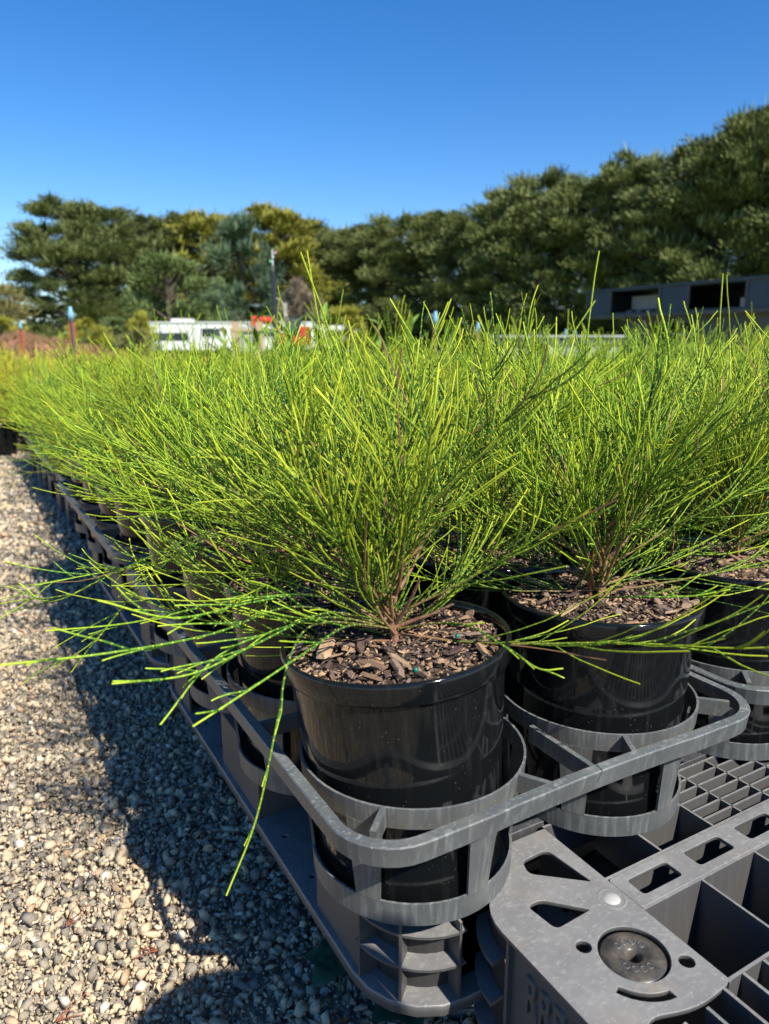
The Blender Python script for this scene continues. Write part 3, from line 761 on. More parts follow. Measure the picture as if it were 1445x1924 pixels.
def chip_meshes():
    out = []
    for i in range(9):
        r = random.Random(i+50); bm = bmesh.new(); n = r.randint(5, 8)
        L, W_, T_ = r.uniform(.9, 1.4), r.uniform(.25, .6), r.uniform(.08, .18)
        a = sorted(r.uniform(0, 6.28) for _ in range(n)); a = [2*math.pi*k/n+r.uniform(-.3, .3) for k in range(n)]
        lo = [bm.verts.new((L*math.cos(t)*r.uniform(.75, 1.1), W_*math.sin(t)*r.uniform(.75, 1.1), -T_+r.uniform(-.06, .06))) for t in a]
        hi = [bm.verts.new((v.co.x*r.uniform(.7, 1), v.co.y*r.uniform(.7, 1), T_+r.uniform(-.1, .12))) for v in lo]
        bm.faces.new(lo[::-1]); bm.faces.new(hi)
        for k in range(n): bm.faces.new((lo[k], lo[(k+1) % n], hi[(k+1) % n], hi[k]))
        bmesh.ops.triangulate(bm, faces=bm.faces)
        out.append(bm_mesh('bark_chip', bm, M['chip']))
    return out
CHIPS = chip_meshes()
def chip_np():
    out = []
    for me in CHIPS:
        v = np.zeros(len(me.vertices)*3, np.float32); me.vertices.foreach_get('co', v)
        f = np.zeros(len(me.loops), np.int32); me.loops.foreach_get('vertex_index', f); out.append((v.reshape(-1, 3), f.reshape(-1, 3)))
    return out
CNP = chip_np()
def litter_mesh(seed, n, s0, s1):
    global rng; rng = np.random.default_rng(seed)
    r = .092*np.sqrt(rng.random(n)); a = rng.random(n)*6.283
    P = np.stack([r*np.cos(a), r*np.sin(a), .004*(1-(r/.09)**2)+rng.uniform(0, .003, n)], 1)
    sz = rng.uniform(s0, s1, n); pick = rng.integers(0, len(CNP), n); Vs, Fs, Rn = [], [], []; off = 0
    ang = rng.random(n)*6.283; tilt = rng.normal(0, .35, (n, 2))
    for i in range(n):
        m3 = np.array((Matrix.Rotation(ang[i], 3, 'Z') @ Euler((tilt[i, 0], tilt[i, 1], 0)).to_matrix()))
        v, f = CNP[pick[i]]; Vs.append(v @ m3.T*sz[i]+P[i]); Fs.append(f+off); Rn.append(np.full(len(v), rng.random())); off += len(v)
    return npmesh('bark_litter', np.concatenate(Vs), np.concatenate(Fs), M['chip'], attrs=dict(rnd=np.concatenate(Rn)))
LIT = [litter_mesh(31, 1500, .0010, .0045), litter_mesh(32, 1500, .0010, .0045)]
LITFINE = [litter_mesh(33, 520, .0013, .0036), litter_mesh(34, 520, .0013, .0036)]
def stem_mesh(seed, h=.15, r0=.0042, side=5):
    global rng; rng = np.random.default_rng(seed)
    st = grow(np.array([[0, 0, -.01]]), np.array([[.03, .02, 1.]]), np.array([h]), 12, up=.1, wob=.05)
    G = [(st, r0, .0016, 0, 0, 1, 1)]
    az = rng.random(side)*6.28; z = rng.uniform(.002, .05, side); el = np.radians(rng.uniform(12, 50, side))
    P0 = np.stack([0*z, 0*z, z], 1); D = np.stack([np.cos(az)*np.cos(el), np.sin(az)*np.cos(el), np.sin(el)], 1)
    G.append((grow(P0, D, rng.uniform(.05, .09, side), 8, up=.5, wob=.06), .0021, .0011, 0, 0, 1, 1))
    V, F, A = tubes(G, 8); return npmesh('stem', V, F, M['stem'], smooth=True)
STEMS = [stem_mesh(i) for i in range(4)]
NEAR = [needle_plant('foliage', 200+i, n_main=24, per=24, thick=1.1, h=.32, lean=(rng.normal(0, .1), rng.normal(0, .1)), leaders=4) for i in range(7)]
FARP = [needle_plant('foliage', 300+i, n_main=18, per=18, h=.32, thick=1.5, K1=8, K2=4, leaders=4) for i in range(6)]
EDGE = [needle_plant('foliage', 400+i, n_main=24, per=22, thick=1.1, h=.33, lean=(-.26, -.05), leaders=0) for i in range(3)]
BUSHY = [needle_plant('foliage', 450+i, n_main=27, per=24, thick=1.12, h=.34, leaders=4, spread=1.1, sides=4, avoid=R(239), lean=(-.08, .05)) for i in range(2)]

def potted(x, y, zdeck, label, fol, stem, group=None, chips=0, seed=0, rz=None, sc=1.0, litter=None, cat='potted plant'):
    r = random.Random(seed); t = thing('potted_plant', label, cat, (x, y, zdeck+.0035), 0, group)
    p = mk('pot', POT, t); p.rotation_euler.z = r.uniform(0, 6.28)
    s = mk('potting_mix', SOIL[seed % 2], t, (0, 0, SZ)); s.rotation_euler.z = r.uniform(0, 6)
    if litter:
        l = mk('bark_litter', litter, s, (0, 0, .001)); l['kind'] = 'stuff'
    zz = SZ
    st = mk('stem', stem, t, (0, 0, zz)); st.rotation_euler.z = r.uniform(0, 6.28)
    f = mk('foliage', fol, t, (0, 0, zz)); f.rotation_euler.z = r.uniform(0, 6.28) if rz is None else rz; f.scale = (sc*1.05, sc*1.05, sc*.84)
    for k in range(chips):
        ra = .088*math.sqrt(r.random()); a = r.uniform(0, 6.28)
        c = mk('bark_chip', CHIPS[r.randrange(9)], s, (ra*math.cos(a), ra*math.sin(a), .0055+.004*(1-(ra/.09)**2)+r.uniform(0, .003)))
        c.rotation_euler = (r.gauss(0, .3), r.gauss(0, .3), r.uniform(0, 6.28)); q = r.choice((.004, .005, .006, .007, .008, .011))*r.uniform(.85, 1.1); c.scale = (q*1.2, q*.85, q*.6)
    return t, s, st, f

TRAYS = []
def place_tray(x0, y0, z, label, detail=False, group='grey pot trays'): TRAYS.append((x0, y0, z, tray(x0, y0, z, label, detail, group)))
X0 = .205; Y0 = .386
place_tray(X0, Y0, DECK, 'grey plastic pot tray at the front corner overhanging the gravel', True)
place_tray(X0, Y0+TY+.008, DECK, 'second grey pot tray along the path, butted behind the front corner tray', True)
place_tray(X0+TX+.006, Y0+.016, DECK, 'grey pot tray at the right edge, holding the third pot of the front row', True)
for j in range(3): place_tray(.295, 2.125+j*(TY+.02), LOWZ, ['third grey pot tray along the path, lower than the second', 'fourth grey pot tray along the path, low on its pallet', 'farthest grey pot tray at the end of the path edge'][j])
for i in range(1, 9):
    for j in range(5):
        x = X0+i*(TX+.006); 
        if i == 1 and j == 0: continue
        y = Y0+.016+j*(TY+.008) if j < 2 else 2.125+(j-2)*(TY+.02)
        z = DECK if j < 2 else LOWZ
        # inside the field of view?
        cx, cy = x+TX/2, y+TY/2; f = cx*math.sin(R(29.9))+cy*math.cos(R(29.9)); rr_ = cx*math.cos(R(29.9))-cy*math.sin(R(29.9))
        if abs(rr_)-.45 > f*.55: continue
        place_tray(x+(.090 if j >= 2 else 0), y, z, 'grey pot tray hidden among the crowded green plants', False)
cnt = 0; PL = []
for (x0, y0, z, cs) in TRAYS:
    for (cx, cy) in cs:
        x, y = x0+cx, y0+cy; f = x*math.sin(R(29.9))+y*math.cos(R(29.9)); rr_ = x*math.cos(R(29.9))-y*math.sin(R(29.9))
        if abs(rr_)-.34 > f*.53: continue
        PL.append((f, x, y, z))
PL.sort(); print('plants', len(PL))
FRONT = {}
UNIQ = {
    (0, 0): ('front corner green seedling in black pot with low shoots drooping over the gravel', 95),
    (1, 0): ('second green seedling of the front row with a curled brown dead shoot', 90),
    (2, 0): ('green seedling in the black pot cut by the right edge of the photo', 70),
    (0, 1): ('second green seedling from the front corner along the gravel path edge', 30),
    (0, 2): ('third green seedling from the front corner along the gravel path edge', 30),
    (0, 3): ('fourth green seedling from the front corner, last in the front tray by the path', 0),
    (1, 1): ('green seedling directly behind the one with the curled brown shoot', 0)}
hero = None
DISTL = ['upright green seedling crowded in the middle of the block behind the front row', 'green seedling along the gravel edge beyond the front tray', 'distant green seedling in the lower block near the horizon']
ORD = ['fifth', 'sixth', 'seventh', 'eighth', 'ninth', 'tenth', 'eleventh', 'twelfth', 'thirteenth', 'fourteenth', 'fifteenth', 'sixteenth', 'seventeenth', 'eighteenth', 'nineteenth', 'twentieth', 'twenty-first', 'twenty-second']
ecol = sorted([(y, x) for f, x, y, z in PL[:300] if (x < .36 or (y > 2.05 and x < .42)) and y > 1.2])
EL = {(x, y): ORD[min(q, len(ORD)-1)]+' green seedling from the front corner, on the row overhanging the gravel path' for q, (y, x) in enumerate(ecol)}
for n, (f, x, y, z) in enumerate(PL[:300]):
    i = int(round((x-X0-TX/2+PX/2)/.229)); j = int(round((y-Y0-TY/2+1.5*PY)/PY)) if y < 1.25 else 9
    rnd = random.Random(n*13+5)
    edge = x < (.45 if y < 2.05 else .55)
    if (i, j) in UNIQ and y < 1.2:
        lab, ch = UNIQ[(i, j)]; fol = {(0, 0): BUSHY[0], (1, 0): BUSHY[1], (2, 0): BUSHY[0]}.get((i, j), EDGE[j % 3] if i == 0 else NEAR[n % 7])
        t, s, st, fo = potted(x, y, z, lab, fol, STEMS[n % 4], 'green needle-leaved seedlings in black pots', ch, n, rz={(0, 0): 0, (1, 0): 0, (2, 0): 0}.get((i, j), rnd.uniform(-.5, .5) if i == 0 else None), litter=LIT[n % 2], sc=1.0)
        if (i, j) == (0, 0): t.rotation_euler = (-.043, -.062, 0)
        if (i, j) == (1, 0): t.rotation_euler = (-.02, .012, 0)
        FRONT[(i, j)] = (t, s)
    elif f < 1.7:
        t, *_ = potted(x, y, z, EL.get((x, y)) or ('green seedling one row in from the gravel edge, beyond the front tray' if edge else DISTL[0]), EDGE[n % 3] if edge else NEAR[n % 7], STEMS[n % 4], 'green needle-leaved seedlings in black pots', 0, n, rz=rnd.uniform(-.5, .5) if edge else None, litter=LITFINE[n % 2], sc=rnd.uniform(.9, 1.12))
    else:
        t, *_ = potted(x, y, z, EL.get((x, y)) or ('green seedling one row in from the gravel edge, beyond the front tray' if edge else (DISTL[0] if y < 2.1 else DISTL[2])), FARP[n % 6], STEMS[n % 4], 'green needle-leaved seedlings in black pots', 0, n, litter=LITFINE[n % 2], sc=rnd.uniform(.95, 1.18))

# ---- long individual shoots of the front plants
def crom(pts, n):
    P = [Vector(p) for p in pts]; P = [P[0]*2-P[1]]+P+[P[-1]*2-P[-2]]; out = []
    segs = len(P)-3
    for k in range(n):
        u = k/(n-1)*segs; i = min(int(u), segs-1); t = u-i; a, b, c, d = P[i:i+4]
        out.append(.5*((2*b)+(-a+c)*t+(2*a-5*b+4*c-d)*t*t+(-a+3*b-3*c+d)*t**3))
    return np.array([p[:] for p in out])
def long_shoots(parent_key, paths, thick=1.0, per=14, seed=900, lmax=.10, r0=.00105):
    global rng; rng = np.random.default_rng(seed)
    t, s = FRONT[parent_key]; org = np.array(t.location[:]); K = 26
    org4 = np.array(t.rotation_euler.to_matrix())
    P = np.stack([(crom(p, K)-org) @ org4 for p in paths])
    tw, tt = twigs_on(P, per, .02, lmax, 1, K=7, lo=.16, hi=.9, ang=(.2, .42), sides_up=-.1)
    V, F, A = tubes([(P, r0*thick, .0007*thick, -.3, .95, .5, -.8), (tw, .0008, .0005, .1, .95, 0, 0)], 6)
    o = mk('long_shoots', npmesh('long_shoots', V, F, M['shoot'], smooth=True, attrs=A), t)
b1 = (.307, .516, .452)
long_shoots((0, 0), [
    [b1, (.219, .52, .487), (.142, .495, .488), (.072, .489, .491), (.006, .481, .50)],
    [b1, (.238, .52, .492), (.183, .518, .498), (.12, .508, .50), (.068, .503, .524)],
    [b1, (.241, .507, .478), (.183, .495, .48), (.139, .486, .472), (.099, .485, .433)],
    [b1, (.241, .507, .482), (.169, .48, .48), (.12, .473, .471), (.069, .48, .473)],
    [b1, (.251, .548, .482), (.184, .586, .477), (.112, .628, .458), (.046, .666, .45)],
    [b1, (.25, .49, .475), (.20, .46, .475), (.15, .45, .46), (.11, .44, .45)]], per=7, seed=901, lmax=.075)
long_shoots((0, 0), [[b1, (.23, .502, .477), (.198, .486, .463), (.18, .473, .417), (.161, .473, .344), (.136, .475, .287)],
                     [b1, (.336, .464, .469), (.351, .421, .461), (.36, .393, .452), (.373, .38, .454)]], per=4, seed=902, lmax=.05)
long_shoots((1, 0), [[(.511, .514, .444), (.503, .437, .471), (.531, .398, .478), (.554, .373, .488)],
                     [(.52, .52, .45), (.48, .46, .50), (.44, .42, .53), (.40, .40, .56)]], per=5, seed=903, lmax=.05)
long_shoots((0, 1), [[(.30, .71, .46), (.219, .705, .508), (.134, .73, .48), (.063, .771, .442), (.035, .79, .46)],
                     [(.30, .71, .46), (.22, .72, .50), (.15, .74, .46), (.10, .76, .40), (.06, .80, .36)]], per=9, seed=904)
# curled dead shoot on the second plant, fertiliser beads in the first pot
def dead_shoot():
    t, s = FRONT[(1, 0)]; org = np.array(t.location[:])
    p = crom([(.545, .52, .42), (.538, .515, .47), (.541, .512, .508), (.531, .508, .519), (.521, .505, .512)], 20)-org
    V, F, A = tubes([(p[None], .0026, .0018, 0, 0, 1, 1)], 7)
    o = mk('dead_shoot', npmesh('dead_shoot', V, F, mat('rust_brown_dead_shoot', (.36, .13, .05), rough=.85, var=(.24, .09, .04), vscale=200), smooth=True), t); o['label'] = 'curled rust brown dead shoot'
dead_shoot()
t, s = FRONT[(0, 0)]
for (x, y) in ((-.045, -.03), (.075, -.012), (.03, .045), (-.08, -.02)):
    bm = bmesh.new(); bmesh.ops.create_uvsphere(bm, u_segments=10, v_segments=8, radius=.0021)
    mk('fertiliser_bead', bm_mesh('fertiliser_bead', bm, M['bead'], smooth=True), s, (x, y, .011))
bm = bmesh.new(); vs = [( -.016, -.005, 0), (.014, -.0065, 0), (.017, .001, 0), (.012, .0055, 0), (-.015, .006, 0)]
lo = [bm.verts.new(v) for v in vs]; hi = [bm.verts.new((v[0]*.96, v[1]*.9, .0042)) for v in vs]; bm.faces.new(lo[::-1]); bm.faces.new(hi)
for i in range(5): bm.faces.new((lo[i], lo[(i+1) % 5], hi[(i+1) % 5], hi[i]))
o = mk('bark_chip', bm_mesh('bark_chip', bm, mat('tan_wood_chip', (.42, .25, .14), rough=.8, var=(.58, .38, .22), vscale=90, bump=.6, bscale=300)), s, (.000, -.062, .0105)); o.rotation_euler = (.1, .05, -.42); o['label'] = 'long tan wood chip'

t = thing('shadow_pot_stack', 'added tower of nested black pots, unseen behind the camera, casting the gravel shadow', 'added shadow caster', (.285, -.17, .0))  # out-of-view stack added only to throw the foreground shadow on the gravel
for k in range(14): mk('pot', POT, t, (0, 0, .003+k*.0425)); 
# small weeds in the shade under the pallet corner
def broad_leaf(name, L, W_, m, droop=.3, fold=.18, lobes=0):
    bm = bmesh.new(); n = 9; rows = []
    for i in range(n):
        u = i/(n-1); w = W_*math.sin(math.pi*min(1, u**.75*1.0))**.8*(1+lobes*math.sin(u*22)) if 0 < u < 1 else .0006
        z = -droop*L*u*u; rows.append([bm.verts.new((L*u, s*w, z+abs(s)*w*fold)) for s in (-1, -.5, 0, .5, 1)])
    for i in range(n-1):
        for k in range(4): bm.faces.new((rows[i][k], rows[i][k+1], rows[i+1][k+1], rows[i+1][k]))
    return bm_mesh(name, bm, m, smooth=True)
WL = broad_leaf('leaf', .05, .02, M['weed'], lobes=.15)
for (x, y, n_, lab) in ((.290, .600, 5, 'dark green broad-leaved weed in the shade left of the ribbed pallet corner'), (.325, .525, 4, 'small dark weed on the gravel below the ribbed pallet corner')):
    t = thing('weed', lab, 'weed', (x, y, .022))
    bm = bmesh.new(); cyl(bm, (0, 0, -.012), (0, 0, .02), .0015, .001, 6); mk('stem', bm_mesh('stem', bm, M['weed']), t)
    for k in range(n_):
        l = mk('leaf', WL, t, (0, 0, .018+.003*k)); l.rotation_euler = (0, random.uniform(-.5, .05), k*2*math.pi/n_+random.uniform(-.3, .3)); s_ = random.uniform(.75, 1.1); l.scale = (s_, s_, s_)
# brown cypress needles dropped on the path
for k, (x, y, a) in enumerate(((.045, .83, .6), (.13, .74, 2.4), (.02, .70, .2))):
    global_rng = rng; P = grow(np.array([[0, 0, 0.]]*3), np.array([[1, .1, .1], [1, .5, .05], [1, -.4, .1]]), np.array([.035, .03, .025]), 6, up=-.05, wob=.12)
    V, F, A = tubes([(P, .0007, .0004, 0, 0, 1, 1)], 4)
    o = mk('dead_twig', npmesh('dead_twig', V, F, M['rust'], smooth=True), None, (x, y, .024)); o.rotation_euler.z = a
    tag(o, ['small orange-brown dead twig lying on the sunlit gravel, the farthest of three', 'small orange-brown dead twig on the gravel beside the shadow edge', 'small orange-brown dead twig on the gravel near the bottom left corner'][k], 'twig', 'dead twigs on the gravel')

# ------------------------------------------------------------------ golden shrubs at the end of the path, broad-leaved plants
GOLD = [needle_plant('foliage', 500+i, n_main=22, per=26, h=.36, thick=2.4, K1=7, K2=4, leaders=2, m=M['golden']) for i in range(3)]
k = 0
for j in range(5):
    for i in range(7):
        x = -.05+i*.27+random.uniform(-.03, .03); y = 5.3+j*.42+random.uniform(-.03, .03)
        potted(x, y, 0, 'golden yellow shrub in a black pot at the far end of the gravel path', GOLD[k % 3], STEMS[k % 4], 'golden shrubs beyond the path end', 0, k, sc=random.uniform(1.25, 1.6)); k += 1
BL = [broad_leaf('leaf', .24, .024, M['broad'], droop=.15), broad_leaf('leaf', .19, .022, M['broad'], droop=.5), broad_leaf('leaf', .22, .028, M['broad'], droop=.05)]
spots = [(1.16, 3.55), (1.35, 3.65), (1.52, 3.6), (1.75, 3.7), (1.95, 3.45), (2.1, 3.4), (1.6, 3.95), (2.28, 3.3)]
for k, (x, y) in enumerate(spots):
    t = thing('broad_leaved_plant', 'broad-leaved green plant standing up behind the needle-leaved seedlings, in front of the white caravan', 'plant', (x, y, .0), 0, 'broad-leaved plants behind the seedlings')
    p = mk('pot', POT, t, (0, 0, LOWZ+.0035)); s = mk('potting_mix', SOIL[0], t, (0, 0, LOWZ+SZ))
    bm = bmesh.new(); top = .80+random.uniform(-.03, .07)
    cyl(bm, (0, 0, LOWZ+SZ-.005), (random.uniform(-.03, .03), 0, top), .004, .0025, 6); mk('stem', bm_mesh('stem', bm, M['broad']), t)
    for q in range(8):
        l = mk('leaf', BL[q % 3], t, (0, 0, top-.34+q*.042)); l.rotation_euler = (0, -random.uniform(.5, 1.25), q*2.4+k); s_ = random.uniform(.55, .85); l.scale = (s_, s_, s_)

# ------------------------------------------------------------------ trees
def tree_meshes(seed, h, w, profile, n_clump, per, leaf, flat=.45, spray=(1, .25, .35), trunk_r=.3):
    r = np.random.default_rng(seed)
    # clump centres
    z = r.uniform(profile[0], 1, n_clump)**.85; ang = r.random(n_clump)*6.283
    def rad(zz): return np.interp(zz, profile[1], profile[2])
    rr = rad(z)*w/2*np.sqrt(r.uniform(.35, 1, n_clump))*r.uniform(.78, 1.15, n_clump)
    C = np.stack([rr*np.cos(ang), rr*np.sin(ang), z*h], 1)
    cs = np.clip(r.lognormal(-.35, .35, n_clump), .35, 1.5)*w/9
    V, F, Rn = [], [], []
    n = n_clump*per; ci = np.repeat(np.arange(n_clump), per)
    g = r.normal(0, .5, (n, 3)); od = np.stack([np.cos(ang), np.sin(ang), 0*ang+.3], 1)[ci]; g = np.clip(g*.85+od*r.normal(.1, .6, (n, 1)), -1.7, 1.7)
    g[:, 2] *= flat
    P = C[ci]+g*cs[ci][:, None]
    out = np.stack([np.cos(ang), np.sin(ang), np.full(n_clump, .35)], 1)[ci]*spray[0]+g*.8+r.normal(0, spray[2], (n, 3)); out[:, 2] += spray[1]
    out /= np.linalg.norm(out, axis=1, keepdims=True)
    side = np.cross(out, r.normal(0, 1, (n, 3))); side /= np.linalg.norm(side, axis=1, keepdims=True)
    L = r.uniform(.6, 1.3, (n, 1))*leaf; Wd = L*r.uniform(.07, .16, (n, 1))
    a = P; b = P+out*L*.45+side*Wd; c = P+out*L; d = P+out*L*.45-side*Wd
    V = np.stack([a, b, c, d], 1).reshape(-1, 3); F = np.arange(n*4).reshape(-1, 4)
    # thin upright sprays that break up the skyline
    m_ = int(n*.04); kz = r.integers(0, n_clump, m_); q = np.where(C[kz, 2] > h*.45)[0]; base = C[kz[q]]+r.normal(0, .35, (len(q), 3))*np.array([1, 1, .4])
    up_ = np.stack([r.normal(0, .2, len(q)), r.normal(0, .2, len(q)), np.ones(len(q))], 1); sd2 = np.cross(up_, r.normal(0, 1, (len(q), 3))); sd2 /= np.linalg.norm(sd2, axis=1, keepdims=True); L2 = r.uniform(.5, 1.0, (len(q), 1))
    V2 = np.stack([base, base+up_*L2*.4+sd2*.07, base+up_*L2, base+up_*L2*.4-sd2*.07], 1).reshape(-1, 3)
    V = np.concatenate([V, V2]); F = np.arange(len(V)).reshape(-1, 4)
    clump_t = r.random(n_clump)[ci]; rn = np.clip(.25+.5*clump_t*.9+r.normal(0, .18, n), 0, 1)
    crown = npmesh('crown', V, F, M['cypress'], attrs=dict(rnd=np.repeat(np.concatenate([rn, r.random(len(q))*.6+.3]), 4)))
    bm = bmesh.new(); R_ = random.Random(seed)
    lean = Vector((R_.uniform(-.4, .4), R_.uniform(-.4, .4), 0)); prev = Vector((0, 0, 0)); k = 7
    for i in range(k):
        nx = Vector((lean.x*(i+1)/k+R_.uniform(-.1, .1), lean.y*(i+1)/k, h*.88*(i+1)/k)); cyl(bm, prev, nx, trunk_r*(1-i/k*.85), trunk_r*(1-(i+1)/k*.85), 8); prev = nx
    for i in range(0, n_clump, 2):
        c_ = Vector(C[i]); b_ = Vector((lean.x*c_.z/h, lean.y*c_.z/h, max(.6, c_.z-R_.uniform(.8, 2.2)))); cyl(bm, b_, c_, .085, .03, 5)
    trunk = bm_mesh('trunk', bm, M['trunk'])
    return crown, trunk
prof_dome = (.05, [0, .1, .3, .6, .85, .95, 1], [.7, .9, 1, .95, .8, .6, .35])
prof_open = (.09, [0, .14, .3, .55, .8, .95, 1], [.6, .85, 1, .95, .85, .65, .4])
prof_bush = (.0, [0, .3, .7, 1], [.9, 1, .8, .3])
TR = [tree_meshes(21+i, 13, 9, prof_dome if i % 2 == 0 else prof_open, 170, 420, .36, flat=.5, spray=(.8, .6, .4)) for i in range(4)]
THIN = [tree_meshes(61+i, 12, 8, prof_open, 125, 380, .38, flat=.5, spray=(.8, .6, .4)) for i in range(2)]
GOLDT = [tree_meshes(71, 13, 8, prof_dome, 170, 330, .38, flat=.34, spray=(1, .5, .4))]
SOFT = [tree_meshes(81+i, 7, 7, prof_bush, 70, 340, .34, flat=.8, trunk_r=.12) for i in range(2)]
def put_tree(name, tm, x, y, h, base_h, w, matk, label, group, cat='tree', rz=None):
    t = thing(name, label, cat, (x, y, 0), random.uniform(0, 6.28) if rz is None else rz, group)
    s = h/base_h; t.scale = (w, w, s)
    tr = mk('trunk', tm[1], t); c = mk('crown', tm[0], t)
    c.material_slots[0].link = 'OBJECT'; c.material_slots[0].material = M[matk]
    return t
rowA = [(10.2, 77.2, 13.2, 'cypress', 'dark green cypress at the left end of the tree row'), (13.9, 77.4, 12.9, 'cypress', 'dark green cypress, second from the left end of the row'), (17.7, 77.5, 12.3, 'cypress_deep', 'thin cypress with sky showing through, third from the left'), (21.6, 77.5, 12.9, 'cypress', 'thin cypress beside the first golden one'),
        (22.7, 72.3, 12.6, 'golden_cyp', 'smaller golden cypress left of the bluish conifer'), (22.5, 64.0, 10.6, 'blue_cyp', 'bluish green conifer between the two golden cypresses'), (26.4, 65.6, 12.5, 'golden_cyp', 'large golden yellow cypress behind the dark pole'), (31.3, 69.7, 11.8, 'cypress_deep', 'dark cypress just right of the large golden one'),
        (34.9, 69.9, 11.2, 'cypress_deep', 'thin dark cypress at the dip of the skyline'), (35.5, 65.0, 11.4, 'cypress_deep', 'dark cypress right of the skyline dip')]
kinds = [TR[0], TR[1], TR[2], TR[3], GOLDT[0], SOFT[0], GOLDT[0], TR[1], THIN[0], TR[2]]
for k, (x, y, h, mt, lab) in enumerate(rowA):
    bh = 7 if kinds[k] is SOFT[0] else (12 if kinds[k] in THIN else 13)
    put_tree('cypress_tree', kinds[k], x, y, h, bh, 1.0 if bh != 7 else 1.0, mt, lab, 'windbreak of tall cypresses')
rowB = [(36.0, 60.0, 12.4), (38.2, 56.5, 12.0), (38.2, 51.9, 12.3), (38.2, 47.3, 12.6), (39.5, 44.2, 13.3), (40.0, 40.4, 13.0), (41.0, 37.6, 13.3), (40.9, 34.1, 13.4), (41.4, 31.6, 13.6), (41.8, 29.0, 13.7), (42.3, 26.2, 13.5), (43, 23, 13.5)]
ordn = ['first', 'second', 'third', 'fourth', 'fifth', 'sixth', 'seventh', 'eighth', 'ninth', 'tenth', 'eleventh', 'twelfth']
for k, (x, y, h) in enumerate(rowB):
    put_tree('cypress_tree', TR[(k*3+1) % 4], x, y, h*(.92+.05*math.sin(k*2.3)), 13, .84+.1*math.sin(k*1.7), 'cypress' if k % 3 else 'cypress_deep', 'dark green cypress of the rising right-hand row, %s counted from the skyline dip' % ordn[k], 'windbreak of tall cypresses')
put_tree('gum_tree', SOFT[1], 2.7, 69.4, 6.2, 7, .9, 'olive', 'olive-yellow small tree at the left edge beyond the blue roof', None)
put_tree('willow_tree', SOFT[0], 13.2, 52.4, 6.2, 7, .95, 'willow', 'pale green soft-leaved tree behind the caravan', None)
put_tree('willow_tree', SOFT[1], 16.2, 54.0, 4.2, 7, .6, 'blue_cyp', 'low bluish bush right of the pale green tree, behind the caravan', None)
put_tree('scrub_tree', SOFT[1], 20.6, 47.0, 4.6, 7, .45, 'brownish', 'dry brown scrubby tree right of the red excavator', None)
put_tree('shrub', SOFT[0], 19.1, 37.5, 2.6, 7, .36, 'yellowbush', 'yellow-green bush behind the right end of the white van', None, 'shrub')
for k, (x, y, h, w, mt, lab) in enumerate(((7.2, 39.5, 1.9, .28, 'willow', 'grey-green bush left of the caravan'), (5.6, 37.5, 1.8, .28, 'yellowbush', 'yellow-green bush behind the first rusty post'), (2.2, 40.0, 1.9, .3, 'yellowbush', 'bright green bush at the left edge below the olive tree'), (8.3, 38.6, 2.2, .2, 'yellowbush', 'yellow-leaved bush at the left end of the caravan'), (6.9, 33.0, 1.3, .22, 'olive', 'low straw-coloured bush right of the earth mound'))):
    put_tree('shrub', SOFT[k % 2], x, y, h, 7, w, mt, lab, None, 'shrub')

# dark undergrowth that closes the view below the crowns
def undergrowth(pts, n, hh, label):
    pts = np.array(pts); k = rng.integers(0, len(pts)-1, n); f = rng.random((n, 1)); P = pts[k]*(1-f)+pts[k+1]*f
    P = np.concatenate([P+rng.normal(0, .8, (n, 2)), np.zeros((n, 1))], 1); P[:, 2] = rng.random(n)**1.2*hh*(.7+.3*np.sin(P[:, 0]*.9))
    d = rng.normal(0, 1, (n, 3)); d[:, 2] = abs(d[:, 2])*.6; d /= np.linalg.norm(d, axis=1, keepdims=True)
    sd_ = np.cross(d, rng.normal(0, 1, (n, 3))); sd_ /= np.linalg.norm(sd_, axis=1, keepdims=True); L = rng.uniform(.3, .6, (n, 1))
    V = np.stack([P, P+d*L*.5+sd_*L*.22, P+d*L, P+d*L*.5-sd_*L*.22], 1).reshape(-1, 3)
    o = mk('undergrowth', npmesh('undergrowth', V, np.arange(n*4).reshape(-1, 4), M['cypress_deep'], attrs=dict(rnd=np.repeat(rng.random(n), 4)))); tag(o, label, 'undergrowth', kind='stuff')
undergrowth([(-45, 84), (-20, 82), (0, 80), (20, 80.5), (32, 73), (37, 68), (39, 60)], 60000, 4.2, 'dark undergrowth filling the gaps low down behind the left tree row')
undergrowth([(39, 62), (41, 50), (43, 42), (44, 32), (46, 20)], 30000, 3.2, 'dark undergrowth filling the gaps low down behind the right tree row')
# grass beyond the plants, one sheet of blades
def lawn(name, x0, x1, y0, y1, n, hh, mt, label):
    P = np.stack([rng.uniform(x0, x1, n), rng.uniform(y0, y1, n), np.zeros(n)], 1); a = rng.random(n)*6.28; w = .012; h = rng.uniform(.5, 1, n)*hh
    s = np.stack([np.cos(a)*w, np.sin(a)*w, 0*a], 1); tip = np.stack([rng.normal(0, .05, n), rng.normal(0, .05, n), h], 1)
    V = np.stack([P-s, P+s, P+tip], 1).reshape(-1, 3); F = np.arange(n*3).reshape(-1, 3)
    o = mk(name, npmesh(name, V, F, M[mt], attrs=dict(rnd=np.repeat(rng.random(n), 3)))); tag(o, label, 'grass', kind='stuff')
lawn('grass', 4, 30, 8, 40, 60000, .16, 'lawn', 'bright yellow-green grass between the seedlings and the dark tree row')
lawn('grass', -2, 8, 9, 32, 40000, .3, 'yellowbush', 'pale dry grass in front of the red earth mound')

